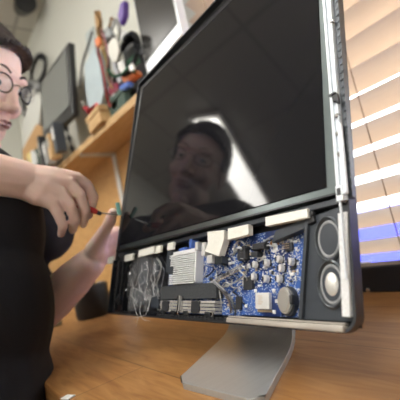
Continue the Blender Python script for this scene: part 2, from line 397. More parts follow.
with BM() as b:
    prism(b, [(0.0085, -0.004), (0.0122, -0.004), (0.0178, 0.335), (0.0125, 0.335)], -0.006, -0.0012)
    for k in range(46): box(b, (0.0107 + 0.0046 * (k * .0074) / .335, 0.004 + k * 0.0074, -0.0010), (0.0030, 0.0026, 0.0012), rot=Matrix.Rotation(0.5, 3, 'Z'))
    part('edge_ribs', b, dark_metal, label='dark strip of slanted ribs along the right edge')
# pale side rail
with BM() as b:
    prism(b, [(0.0008, -0.006), (0.0085, -0.006), (0.0125, 0.335), (0.0018, 0.335)], -0.006, 0.0015)
    box(b, (0.0042, 0.13, 0.0026), (0.0012, 0.39, 0.0018)); box(b, (0.0098, 0.165, 0.0024), (0.0009, 0.33, 0.0016), rot=Matrix.Rotation(-0.012, 3, 'Z'))
    rail = part('side_rail', b, rail_white, smooth=30, label='pale metal rail down the right edge of the screen')
with BM() as b:
    box(b, (0.0078, 0.0820, 0.0030), (0.0048, 0.0065, 0.003), bev=0.0006); box(b, (0.0058, 0.0862, 0.0035), (0.0065, 0.0012, 0.004)); box(b, (0.0098, 0.0790, 0.0035), (0.0014, 0.006, 0.004)); part('latch', b, chip_blk, rail, label='small black latch on the pale rail')
for (u, v) in ((0.0072, 0.066), (0.0066, 0.032), (0.0068, 0.050), (0.0098, 0.16), (0.0108, 0.25)):
    with BM() as b:
        lathe(b, [(0, 0.0026), (0.0015, 0.0026), (0.0022, 0.0018), (0.0022, 0)], 16, c=(u, v, 0.001)); part('screw', b, steel, rail, smooth=40)
with BM() as b: box(b, (0.0048, -0.0005, 0.0028), (0.0062, 0.013, 0.0035), bev=0.0008); box(b, (0.0088, 0.028, 0.0022), (0.004, 0.06, 0.003), bev=0.0008); part('rail_clip', b, rail_white, rail)
with BM() as b: box(b, (0.0048, 0.0005, 0.0049), (0.0028, 0.0055, 0.0012), bev=0.0003); part('barcode_sticker', b, chip_blk, rail)

# chin tray, floor of the compartment
with BM() as b: box(b, (-0.22, -0.050, -0.0142), (0.444, 0.096, 0.0024)); part('chin_tray', b, black_pl)
with BM() as b:
    box(b, (-0.215, -0.0045, -0.006), (0.435, 0.005, 0.010), bev=0.0005)
    part('chin_crossbar', b, slate_pl)
# bottom lip
with BM() as b:
    box(b, (-0.0675, -0.0985, -0.005), (0.130, 0.0048, 0.013), bev=0.0012, rot=Matrix.Rotation(-0.006, 3, 'Z'))
    box(b, (-0.0675, -0.0950, -0.004), (0.130, 0.0012, 0.004), rot=Matrix.Rotation(-0.006, 3, 'Z'))
    part('chin_lip', b, mat('clear_lip_plastic', (0.50, 0.46, 0.41), 0.25, 0.15, var=0.35, scale=90, stretch=(.3, 3, 1)), smooth=30, label='shiny pale strip along the bottom edge')
with BM() as b:
    box(b, (-0.205, -0.0990, -0.006), (0.150, 0.004, 0.012), bev=0.001)
    for k in range(22): box(b, (-0.272 + k * 0.0066, -0.0972, -0.001), (0.0042, 0.002, 0.006))
    part('vent_rail', b, chip_blk, label='black slotted rail under the memory cover')

# ---- right speaker box
with BM() as b:
    prism(b, [(-0.0325, -0.0125), (0.0068, -0.0075), (0.0050, -0.084), (0.0015, -0.0935), (-0.044, -0.0935)], -0.0135, -0.004)
    prism(b, [(-0.0325, -0.0125), (-0.0295, -0.0122), (-0.0405, -0.0935), (-0.044, -0.0935)], -0.0045, -0.0012)
    prism(b, [(-0.073, -0.0275), (-0.036, -0.0205), (-0.0335, -0.0125), (-0.068, -0.0175)], -0.012, -0.003)
    spk = part('speaker_box', b, slate_pl, label='dark slate plastic speaker box at the right end of the chin')
def driver(u, v, conem, dome, label):
    a, c = 0.0108, 0.0164
    with BM() as b:
        lathe(b, [(1.12, -0.002), (1.12, 0.0015), (1.04, 0.0022), (0.97, 0.0016), (0.93, 0.0)], 48, a, c, (u, v, -0.0040)); 
        s = part('speaker', b, dark_metal, spk, smooth=40, label=label)
    with BM() as b:
        lathe(b, [(0.93, 0.0), (0.86, 0.0013), (0.78, 0.0004), (0.74, -0.0008)], 48, a, c, (u, v, -0.0042)); obj('surround', b, mat('grey_rubber', (0.32, 0.33, 0.34), 0.45, var=0.1), s, MF, smooth=True)
    with BM() as b:
        pr = [(0.74, -0.0008), (0.5, -0.003), (0.36, -0.0040)] if not dome else [(0.74, -0.0008), (0.66, -0.0014), (0.60, -0.001)]
        tip = [(0.25, -0.0032), (0.12, -0.0025), (0, -0.0022)] if not dome else [(0.5, 0.0008), (0.3, 0.0022), (0.12, 0.0028), (0, 0.003)]
        lathe(b, pr + tip, 48, a, c, (u, v, -0.0042)); obj('cone', b, conem, s, MF, smooth=True)
driver(-0.0128, -0.0325, mat('dark_cone', (0.045, 0.05, 0.055), 0.4, 0.2), False, 'upper speaker with a dark cone and grey ring')
driver(-0.0130, -0.0672, mat('silver_cone', (0.85, 0.84, 0.80), 0.3, 0.4), True, 'lower speaker with a bright silver dome')
with BM() as b:
    prism(b, [(-0.0002, -0.0150), (0.0072, -0.0150), (0.0030, -0.0905), (-0.0030, -0.0905)], -0.0045, 0.0005); part('foam_strip', b, foam, spk, label='pale textured foam strip beside the speakers')
with BM() as b:
    lathe(b, [(0, .004), (.0022, .004), (.0026, .003), (.0026, 0)], 20, c=(-0.0262, -0.0098, -0.004)); part('screw', b, chip_blk, spk, smooth=40)
with BM() as b:
    box(b, (-0.0275, -0.0130, -0.003), (0.007, 0.010, 0.004), bev=0.001, rot=Matrix.Rotation(.2, 3, 'Z')); part('screw_tab', b, black_pl, spk)

CU, CV, CW = 0.1557, -0.0915, 0.2364               # eye in panel coordinates
def sink(bm, w):                                  # carry outlines measured on the screen plane down to depth w
    k = (CW - w) / CW
    for v in bm.verts: v.co.x = CU + (v.co.x - CU) * k; v.co.y = CV + (v.co.y - CV) * k
# ---- main board
with BM() as b:
    prism(b, [(-0.272, -0.014), (-0.070, -0.014), (-0.037, -0.022), (-0.045, -0.0925), (-0.272, -0.0955)], -0.0130, -0.0112); board = part('circuit_board', b, [pcb_m], label='bright blue circuit board crowded with small components')
PZ = -0.0112
with BM() as b: prism(b, [(-0.1125, -0.0690), (-0.062, -0.0690), (-0.062, -0.0925), (-0.1125, -0.0925)], PZ, PZ + 0.0035); sink(b, -0.006); sub = part('radio_board', b, pcb_m, board, label='small blue daughter board with a silver can')
with BM() as b: box(b, (-0.0808, -0.0800, PZ + 0.0058), (0.0170, 0.0142, 0.0042), bev=0.0006); sink(b, -0.006); can = part('shield_can', b, chrome, board, label='pale silver metal can with a printed grey label')
with BM() as b:
    for k in range(5): box(b, (-0.0835 + 0.001 * (k % 2), -0.0758 - 0.0017 * k, PZ + 0.0080), (0.006 - 0.001 * (k % 3), 0.0006, 0.0002))
    for k in range(12): box(b, (-0.0885 + 0.00142 * k, -0.0885, PZ + 0.0045), (0.0007, 0.002, 0.002))
    sink(b, -0.006); part('can_marks', b, tan_comp, board)
# corner screws pads of the daughter board
for (u, v) in ((-0.0925, -0.0708), (-0.0695, -0.0712), (-0.0695, -0.0890), (-0.1055, -0.0845), (-0.0665, -0.0800)):
    with BM() as b: box(b, (u, v, PZ + 0.0042), (0.0032, 0.0032, 0.0014), bev=0.0005); box(b, (u, v, PZ + 0.0052), (0.0014, 0.0014, 0.0008)); sink(b, -0.006); part('mounting_pad', b, white_pl, board)
# coin cell
with BM() as b:
    lathe(b, [(0, 0.0055), (0.78, 0.0055), (0.84, 0.0048), (0.97, 0.0046), (1.0, 0.004), (1.0, 0)], 48, 0.0073, 0.0108, (-0.0545, -0.0795, PZ + 0.004)); sink(b, -0.006); part('coin_battery', b, mat('battery_steel', (0.62, 0.60, 0.56), 0.38, 0.8, var=0.05), board, smooth=35, label='round dull silver coin battery')
with BM() as b:
    lathe(b, [(0, 0.006), (1.0, 0.006), (1.12, 0.005), (1.14, 0)], 40, 0.0073, 0.0108, (-0.0540, -0.0800, PZ)); box(b, (-0.0465, -0.0790, PZ + 0.005), (0.003, 0.008, 0.009), bev=0.0006); sink(b, -0.006); part('battery_holder', b, chip_blk, board, smooth=35)
# capacitors
def capacitor(u, v, r=0.0031, h=0.0062):
    with BM() as b: box(b, (u, v, PZ + 0.0008), (r * 2.1, r * 2.1, 0.0016), bev=0.0005); base = part('capacitor', b, chip_blk, board)
    with BM() as b:
        lathe(b, [(0, h), (r * .8, h), (r * .95, h - .0005), (r, h - .0012), (r, 0.001)], 20, 0.9, 1.15, (u, v, PZ)); obj('can', b, chrome, base, MF, smooth=35)
    with BM() as b:
        a = 0.5 + 9 * u; box(b, (u - r * .52, v, PZ + h + 0.0001), (r * .55, r * 1.3, 0.0003)); obj('stripe', b, chip_blk, base, MF)
def uv(px, py, w=-0.010):
    r = Rw @ Vector((px - 200, 200 - py, -FPX)); o = BR + MO * w
    t = (o - CAM).dot(MO) / r.dot(MO); q = CAM + r * t - BR; return q.dot(MX), q.dot(MM)
for p in ((256.6, 265), (268.5, 263), (281, 259.5), (283, 268.5), (255.5, 277), (268, 279), (281, 279), (293, 262)):
    capacitor(*uv(*p))
# smaller electronics
def chipbox(name, px, py, sx, sy, h, m, label=None, rot=0):
    u, v = uv(px, py, PZ + h)
    with BM() as b:
        box(b, (u, v, PZ + h / 2), (sx, sy, h), bev=min(0.0006, h / 3), rot=Matrix.Rotation(rot, 3, 'Z')); return part(name, b, m, board, label=label)
chipbox('power_chip', 247.5, 283.5, 0.0125, 0.0125, 0.004, chip_blk, 'square black chip left of the capacitors')
chipbox('inductor', 238, 303, 0.0080, 0.0125, 0.006, chip_blk, 'upright black inductor at the lower edge')
chipbox('driver_chip', 288, 246.5, 0.0085, 0.0075, 0.003, chip_blk, 'dark chip at the upper right of the board')
with BM() as b:
    u, v = uv(288, 246.5, PZ)
    for k in range(3): box(b, (u, v - 0.002 + 0.002 * k, PZ + 0.0034), (0.008, 0.0006, 0.0008))
    part('chip_marks', b, tan_comp, board)
chipbox('connector_block', 258, 246, 0.016, 0.006, 0.008, chip_blk, 'black socket under the screen edge')
chipbox('connector_block', 254, 254, 0.009, 0.005, 0.008, dark_metal)
chipbox('connector_block', 241, 253, 0.012, 0.014, 0.007, chip_blk, 'black round socket with white plug')
chipbox('blue_connector', 182, 250, 0.016, 0.006, 0.010, blue_pl); chipbox('blue_connector', 190, 243.5, 0.005, 0.011, 0.012, blue_pl)
chipbox('silver_connector', 203, 249, 0.006, 0.016, 0.012, chrome); chipbox('silver_connector', 209, 259, 0.010, 0.009, 0.010, chrome); chipbox('silver_connector', 218, 260, 0.013, 0.008, 0.010, dark_metal)
chipbox('silver_connector', 196, 246, 0.005, 0.010, 0.012, chrome)
# flat ribbon plug, cream
with BM() as b:
    u0, v0 = uv(209, 235, 0); u1, v1 = uv(225, 232, 0); u2, v2 = uv(224, 257, -.006); u3, v3 = uv(210, 252, -.006)
    prism(b, [(u0 - .002, v0 + .004), (u1, v1 + .002), (u1, v1 - .008), (u2, v2), (u3, v3), (u0, v0 - .010)], -0.007, 0.0012); part('ribbon_plug', b, tape, label='large cream foil covered ribbon plug')
# small surface components scattered on the board
comp = []
mats3 = (chrome, white_pl, tan_comp, chip_blk, chrome, white_pl)
rs = random.Random(3); n = 0
while n < 96:
    x = rs.uniform(226, 299); y = rs.uniform(240, 312)
    if 251 < x < 297 and 287 < y < 314: continue
    u, v = uv(x, y, PZ)
    if v < -0.091 or u > -0.042: continue
    s = rs.choice(((0.0020, 0.0012), (0.0014, 0.0026), (0.0030, 0.0018), (0.0020, 0.0034), (0.0040, 0.0026)))
    with BM() as b:
        box(b, (u, v, PZ + 0.0007), (s[0], s[1], 0.0014), bev=0.0002)
        if s[0] > .0015:
            for e in (-1, 1): box(b, (u + e * s[0] * .55, v, PZ + 0.0005), (0.0005, s[1] * .9, 0.0011))
        comp.append(part('surface_component', b, mats3[n % 6], board))
    n += 1
with BM() as b:
    for k in range(1500):
        x = rs.uniform(162, 300); y = rs.uniform(238, 316)
        if 251 < x < 297 and 287 < y < 314: continue
        u, v = uv(x, y, PZ)
        if v < -0.092 or u > -0.043 or v > -0.02 or u < -0.268: continue
        sx = rs.uniform(0.0006, 0.0020); box(b, (u, v, PZ + 0.0004), (sx, rs.uniform(0.0005, 0.0013), 0.0007))
    o = part('solder_points', b, [chrome], board); o['kind'] = 'stuff'

# ---- heat sink: stacked pale fins with a stepped left edge
with BM() as b:
    for k in range(15):
        v = -0.0235 - 0.00255 * k; left = -0.245 if k in (0, 1) else (-0.2415 if k < 6 else (-0.2335 if k < 10 else -0.243))
        box(b, ((left - 0.1865) / 2, v, -0.0055), (-0.1865 - left, 0.0014, 0.012))
    box(b, (-0.212, -0.041, -0.0110), (0.048, 0.042, 0.004)); box(b, (-0.1850, -0.036, -0.006), (0.0025, 0.046, 0.012), bev=.0004); box(b, (-0.214, -0.0205, -0.006), (0.05, 0.0035, 0.010), bev=.0004)
    for v in b.verts: v.co.x -= 0.008
    part('heat_sink', b, mat('white_silver_fins', (0.93, 0.94, 0.96), 0.32, 0.2, var=0.06, scale=90), label='bright white finned heat sink left of the board')
with BM() as b: box(b, (-0.2400, -0.0440, -0.005), (0.009, 0.008, 0.010), bev=.0006); part('heat_sink_clip', b, chip_blk)
# dark plastic block left of the heat sink
with BM() as b: box(b, (-0.2560, -0.0300, -0.006), (0.012, 0.030, 0.012), bev=0.001); box(b, (-0.2495, -0.0405, -0.006), (0.010, 0.012, 0.012), bev=0.001); part('hinge_block', b, slate_pl)
# memory cover
with BM() as b:
    prism(b, [(-0.274, -0.0625), (-0.232, -0.0600), (-0.1620, -0.0610), (-0.1535, -0.0660), (-0.1535, -0.0770), (-0.274, -0.0785)], -0.012, -0.002)
    cov = part('memory_cover', b, grey_tex, label='rough dark grey sheet over the memory slots')
with BM() as b:
    for k in range(4): box(b, (-0.2135, -0.0812 - 0.0036 * k, -0.0070 + 0.001 * (k % 2)), (0.118, 0.0027, 0.011), bev=0.0004)
    part('memory_cage', b, mat('cage_metal', (0.60, 0.58, 0.55), 0.35, 0.4, var=0.25, scale=120), label='grey slotted metal cage under the cover')
for u in (-0.2555, -0.1880):
    with BM() as b: box(b, (u, -0.0865, 0.0), (0.0150, 0.0125, 0.003), bev=0.0005); part('memory_latch', b, chip_blk)
with BM() as b:
    box(b, (-0.2215, -0.0830, 0.001), (0.0050, 0.0190, 0.004), bev=0.0012); box(b, (-0.2170, -0.0830, 0.0005), (0.0022, 0.0170, 0.004), bev=0.0006); part('memory_lever', b, steel, label='bright upright metal lever between the slots')
for u in (-0.2365, -0.2080, -0.1650, -0.2620):
    with BM() as b: box(b, (u, -0.0935, -0.0005), (0.008, 0.0045, 0.004), bev=0.0006); part('cage_clip', b, dark_metal)
for u in (-0.2240, -0.1550):
    with BM() as b: lathe(b, [(0, .0025), (.002, .0025), (.0026, .0015), (.0026, 0)], 14, c=(u, -0.0935, 0.0005)); part('screw', b, steel, smooth=35)

# cables
def cable(name, P, r, m, label=None):
    with BM() as b:
        tube(b, [(*uv(x, y, w), w) for x, y, w in P], r, 8, 6); part(name, b, m, smooth=True, label=label)
g_cab = mat('grey_cable', (0.34, 0.34, 0.36), 0.45, var=0.3, scale=200); w_cab = mat('white_cable', (0.72, 0.72, 0.72), 0.4, var=0.1); b_cab = mat('black_cable', (0.02, 0.02, 0.025), 0.4)
cable('cable', [(246, 262, -.014), (236, 268, -.006), (226, 274, -.004), (214, 281, -.003), (208, 288, -.006)], 0.0019, g_cab)
cable('cable', [(247, 265, -.015), (237, 271, -.008), (227, 276, -.004), (216, 283, -.004), (212, 292, -.008)], 0.0015, mat('beige_cable', (0.5, 0.44, 0.38), 0.5))
cable('cable', [(211, 279, -.004), (219, 286, -.003), (226, 293, -.004), (232, 301, -.006), (236, 314, -.012)], 0.0021, g_cab)
cable('cable', [(213, 283, -.006), (221, 290, -.005), (228, 299, -.006), (231, 310, -.01), (229, 316, -.014)], 0.0014, mat('brown_cable', (0.30, 0.24, 0.20), 0.5))
cable('cable', [(217, 272, -.01), (216, 281, -.005), (219, 291, -.006), (221, 303, -.008), (219, 314, -.012)], 0.0012, w_cab)
cable('cable', [(248, 262, -.014), (246, 272, -.008), (240, 279, -.009), (233, 284, -.012), (228, 290, -.016)], 0.0010, w_cab)
cable('cable', [(252, 249, -.012), (259, 251, -.006), (264, 244, -.004), (270, 240, -.006), (275, 243, -.012)], 0.0014, b_cab)
cable('cable', [(257, 260, -.014), (260, 249, -.006), (265, 241, -.005), (271, 237, -.008), (276, 236, -.014)], 0.0011, g_cab)
cable('cable', [(263, 262, -.016), (264, 254, -.009), (266, 246, -.007), (272, 246, -.007), (277, 250, -.014)], 0.0009, w_cab)
cable('cable', [(274, 249, -.014), (271, 243, -.008), (276, 240, -.008), (279, 245, -.012)], 0.0012, mat('orange_cable', (0.6, 0.28, 0.10), 0.5))
cable('cable', [(234, 253, -.012), (235, 245, -.006), (240, 241, -.005), (246, 247, -.006), (244, 256, -.01)], 0.0012, w_cab)
cable('cable', [(233, 256, -.012), (238, 248, -.004), (242, 250, -.004), (241, 257, -.008)], 0.0014, w_cab)
cable('cable', [(157, 258, -.008), (161, 265, -.004), (160, 274, -.004), (157, 284, -.004), (159, 296, -.008), (158, 310, -.012)], 0.0016, w_cab)
cable('cable', [(155, 262, -.010), (164, 269, -.005), (163, 279, -.005), (161, 290, -.006), (161, 306, -.010)], 0.0012, g_cab)
cable('cable', [(158, 252, -.012), (163, 260, -.006), (168, 270, -.006), (166, 284, -.008)], 0.0012, b_cab)
cable('cable', [(206, 262, -.016), (206, 270, -.01), (203, 278, -.01)], 0.0010, w_cab)
cable('cable', [(215, 264, -.016), (213, 271, -.009), (206, 277, -.008)], 0.0012, b_cab)
cable('cable', [(222, 262, -.016), (221, 271, -.009), (214, 277, -.008)], 0.0009, w_cab)

rw = random.Random(21)
for k in range(16):
    x = rw.uniform(203, 244); y = rw.uniform(258, 292); a = rw.uniform(-.6, 1.2); L_ = rw.uniform(10, 24)
    P = [(x + L_ * t * math.cos(a) + rw.uniform(-2, 2), min(314, y + L_ * t * math.sin(a) + rw.uniform(-2, 2)), w_) for t, w_ in ((0, -.012), (.35, -.005), (.7, -.0045), (1, -.011))]
    cable('thin_wire', P, rw.choice((.0005, .0007, .0009)), (w_cab, g_cab, b_cab, w_cab)[k % 4])
# tape tabs along the screen's lower edge
for x0_, x1_, yt, hh in ((109, 114.5, 257.5, 6.5), (126, 134, 255.5, 6), (140, 155.5, 250.5, 6.5), (157.5, 162.5, 246.5, 7), (169, 175, 243.5, 7)):
    u0, vt = uv(x0_, yt, 0.0); u1, vt2 = uv(x1_, yt - .28 * (x1_ - x0_), 0.0); _, vb = uv(x0_, yt + hh, 0.0)
    h_ = vt - vb
    with BM() as b: prism(b, [(u0, vt), (u1, vt2), (u1, vt2 - h_), (u0, vt - h_)], -0.001, 0.0022); part('tape_tab', b, tape)
for (A, B_, hh) in (((229.5, 229), (250, 224.5), 11), ((267, 217.5), (309, 209), 9.0)):
    u0, v0 = uv(*A, 0); u1, v1 = uv(*B_, 0); _, vb = uv(A[0], A[1] + hh, 0); h_ = v0 - vb
    with BM() as b: prism(b, [(u0, v0), (u1, v1), (u1, v1 - h_ * .88), (u0, v0 - h_)], -0.004, 0.0022); part('tape_tab', b, tape)

# left bay: ribbed black plastic, crumpled film, loose threads
with BM() as b:
    prism(b, [(-0.447, -0.014), (-0.395, -0.014), (-0.40, -0.098), (-0.447, -0.098)], -0.013, -0.004)
    box(b, (-0.4445, -0.056, -0.003), (0.004, 0.088, 0.012), bev=.001); box(b, (-0.428, -0.056, -0.004), (0.004, 0.086, 0.008), bev=.0015); box(b, (-0.412, -0.05, -0.004), (0.005, 0.072, 0.006), bev=.0015)
    box(b, (-0.345, -0.0975, -0.006), (0.15, 0.005, 0.012), bev=.001)
    part('left_speaker_box', b, mat('glossy_black_plastic', (0.012, 0.013, 0.016), 0.18), label='glossy ribbed black plastic box at the left end')
with BM() as b: lathe(b, [(0, .002), (.7, .0018), (1, 0), (1.1, -.002)], 24, 0.0055, 0.008, (-0.4205, -0.078, -0.004)); part('left_speaker', b, dark_metal, smooth=True)
with BM() as b:
    def ff(s, t):
        u = -0.398 + 0.105 * s; v = -0.012 - 0.084 * t - 0.006 * math.sin(s * 7)
        k = noise.noise(Vector((s * 7, t * 4, 1))) * 0.010 + abs(noise.noise(Vector((s * 19, t * 9, 5)))) * 0.010
        edge = min(s, 1 - s, 1) * 3
        return (u + 0.006 * noise.noise(Vector((s * 3, t * 8, 9))) - 0.018 * t * (1 - 2 * s) * -1, v, -0.007 + k * .8 + 0.006 * math.sin(PI * s) * min(1, edge))
    grid(b, ff, 46, 40); part('clear_film', b, film_m, smooth=True, label='crumpled clear plastic film hanging over the left bay')
with BM() as b:
    rr = random.Random(8)
    for k in range(16):
        x = rr.uniform(130, 156); y = rr.uniform(262, 290)
        P = [(x + rr.uniform(-5, 5) * i * .5, y + i * rr.uniform(4, 8), -0.004 + rr.uniform(-.003, .006)) for i in range(4)]
        tube(b, [(*uv(a, c, w), w) for a, c, w in P], 0.00035, 5, 4)
    part('loose_threads', b, w_cab)
with BM() as b:
    for P in ([(133, 300), (136, 312), (138, 318), (136, 326)], [(141, 302), (140, 312), (143, 319), (150, 321)], [(150, 300), (146, 314), (138, 317), (133, 318)]):
        tube(b, [(*uv(x, y, 0.002), 0.002) for x, y in P], 0.0004, 6, 4)
    part('hanging_wires', b, w_cab)
with BM() as b:
    for (a, c, s1, s2) in ((-0.345, -0.040, .03, .045), (-0.362, -0.074, .045, .026), (-0.300, -0.074, .022, .032), (-0.305, -0.032, .018, .03)): box(b, (a, c, -0.0105), (s1, s2, 0.006), bev=0.0015)
    part('left_bay_cover', b, slate_pl)

# ---- stand: flat foot sweeping up into a neck
with BM() as b:
    pl = [pz_(175.5, 381, DZ + .0065), pz_(229, 331, DZ + .0065)]; pr = [pz_(262, 402, DZ + .0065), pz_(293, 344, DZ + .0065)]
    aL, bL, aR, bR = pl[0], pl[1], pr[0], pr[1]
    dL = (bL - aL); dR = (bR - aR)
    W = []                                       # rows from the front edge to the neck top
    rows = [(0.0, 0.0)] + [(t, 0.0) for t in (0.02, .06, .2, .4, .6, .74)]
    th = 0.0065
    bend = [(0.86, 0.0004), (0.94, 0.002), (1.02, 0.006), (1.08, 0.013), (1.12, 0.024), (1.14, 0.04), (1.14, 0.07), (1.13, 0.12)]
    NL = 10
    def row(t, z):
        out = []
        for j in range(NL + 1):
            s = j / NL
            L_ = aL + dL * t; R_ = aR + dR * t
            # rounded front corners
            p = L_.lerp(R_, s)
            if t < 0.06:
                e = min(s, 1 - s); q = max(0, 1 - e / 0.12); back = (0.012 * (q ** 2.2)) * (1 - t / 0.06)
                p = p + (dL.normalized()) * back
            out.append(Vector((p.x, p.y, DZ + z)))
        return out
    # let the sheet run back to y = 0.345 at the neck
    top = [row(t, th + z) for t, z in rows + bend]
    nrmz = []
    bot = []
    for i, rw in enumerate(top):
        a = top[max(0, i - 1)][NL // 2]; c = top[min(len(top) - 1, i + 1)][NL // 2]; t = (c - a).normalized(); nn = Vector((1, 0, 0)).cross(t).normalized()
        if nn.z < 0: nn = -nn
        bot.append([v - nn * th for v in rw])
    TV = [[b.verts.new(v) for v in r_] for r_ in top]; BV = [[b.verts.new(v) for v in r_] for r_ in bot]
    for i in range(len(TV) - 1):
        for j in range(NL):
            b.faces.new((TV[i][j], TV[i][j + 1], TV[i + 1][j + 1], TV[i + 1][j])); b.faces.new((BV[i][j + 1], BV[i][j], BV[i + 1][j], BV[i + 1][j + 1]))
        b.faces.new((TV[i][0], TV[i + 1][0], BV[i + 1][0], BV[i][0])); b.faces.new((TV[i + 1][NL], TV[i][NL], BV[i][NL], BV[i + 1][NL]))
    for j in range(NL):
        b.faces.new((TV[0][j + 1], TV[0][j], BV[0][j], BV[0][j + 1])); b.faces.new((TV[-1][j], TV[-1][j + 1], BV[-1][j + 1], BV[-1][j]))
    o = obj('stand', b, alu, mon, smooth=35, label='flat brushed aluminium foot sweeping up behind the chin')
    md = o.modifiers.new('bev', 'BEVEL'); md.width = 0.0012; md.segments = 2; md.limit_method = 'ANGLE'
with BM() as b:
    q = (top[-1][0] + top[-1][NL]) / 2
    cone(b, q + Vector((-0.05, 0.0, -0.01)), q + Vector((0.05, 0.0, -0.01)), 0.012, seg=24)
    box(b, q + Vector((0, -0.01, 0.012)), (0.07, 0.05, 0.05), bev=.004)
    obj('hinge', b, alu_edge, mon, smooth=35)

# ================================================================ SCREWDRIVER
A = pt(87, 208, 0.575); B = pt(97.5, 212.5, 0.583); Cc = pt(118, 215, 0.598)
sd = thing('screwdriver', 'small screwdriver with red grip held to the screen edge', 'screwdriver', A)
ax = (B - A).normalized()
with BM() as b:
    P = [A - ax * 0.030, A - ax * 0.027, A - ax * .012, A, B - ax * 0.003, B]
    for i in range(5): cone(b, P[i], P[i + 1], (0.004, 0.0065, 0.0060, 0.0052, 0.0046)[i], (0.0065, 0.0060, 0.0052, 0.0046, 0.0030)[i], 16, True)
    obj('handle', b, red_pl, sd, smooth=35)
with BM() as b:
    cone(b, B - ax * .001, B + ax * 0.006, 0.0036, 0.0030, 16); obj('collar', b, mat('dark_grip', (0.06, 0.07, 0.10), .4), sd, smooth=35)
with BM() as b:
    cone(b, B, Cc, 0.0014, 0.0012, 12); obj('shaft', b, steel, sd, smooth=35)
# teal shim at the edge
with BM() as b:
    c = pt(118.5, 209, 0.607); box(b, c, (0.006, 0.006, 0.022), bev=0.001)
    tag(obj('pry_tool', b, mat('teal_plastic', (0.22, 0.50, 0.46), .4)), 'pale teal plastic pry tool wedged at the screen edge above the thumb', 'tool')

# ================================================================ PERSON
per = thing('person', 'man in a black T-shirt and glasses leaning in, holding a screwdriver to the screen', 'person', (-0.64, -0.08, 0.0))
def evalmesh(bm, voxel, smooth_it, name):
    me = D.meshes.new(name); bm.to_mesh(me); bm.free(); o = D.objects.new(name, me); COL.objects.link(o)
    md = o.modifiers.new('r', 'REMESH'); md.mode = 'VOXEL'; md.voxel_size = voxel
    ms = o.modifiers.new('s', 'SMOOTH'); ms.factor = 0.5; ms.iterations = smooth_it
    dg = bpy.context.evaluated_depsgraph_get(); dg.update()
    me2 = D.meshes.new_from_object(o.evaluated_get(dg)); D.objects.remove(o); return me2
def attach(name, me, m, parent, label=None):
    o = D.objects.new(name, me); COL.objects.link(o); me.materials.clear(); me.materials.append(m)
    for p in me.polygons: p.use_smooth = True
    o.parent = parent; o.matrix_basis = WM[parent.name].inverted(); WM[o.name] = Matrix.Identity(4)
    if label: o['label'] = label
    return o
# head frame
HC = pt(-30, 91, 0.69)
toward_cam = (CAM - HC).normalized()
fwd = (Vector((0.62, 0.62, -0.42))).normalized()
hup0 = (Rw @ Vector((0.06, 1.0, -0.05))).normalized()
hside = fwd.cross(hup0).normalized(); hup = hside.cross(fwd).normalized()
HS = 1.12
HF = frame_of(HC, hside * HS, fwd * HS, hup * HS)                # x = his right... side, y = face direction, z = up
def H(x, y, z): return HF @ Vector((x, y, z))
HR = HF.to_3x3()
def hball(b, c, r, seg=20): ball(b, H(*c), r, seg, HR)
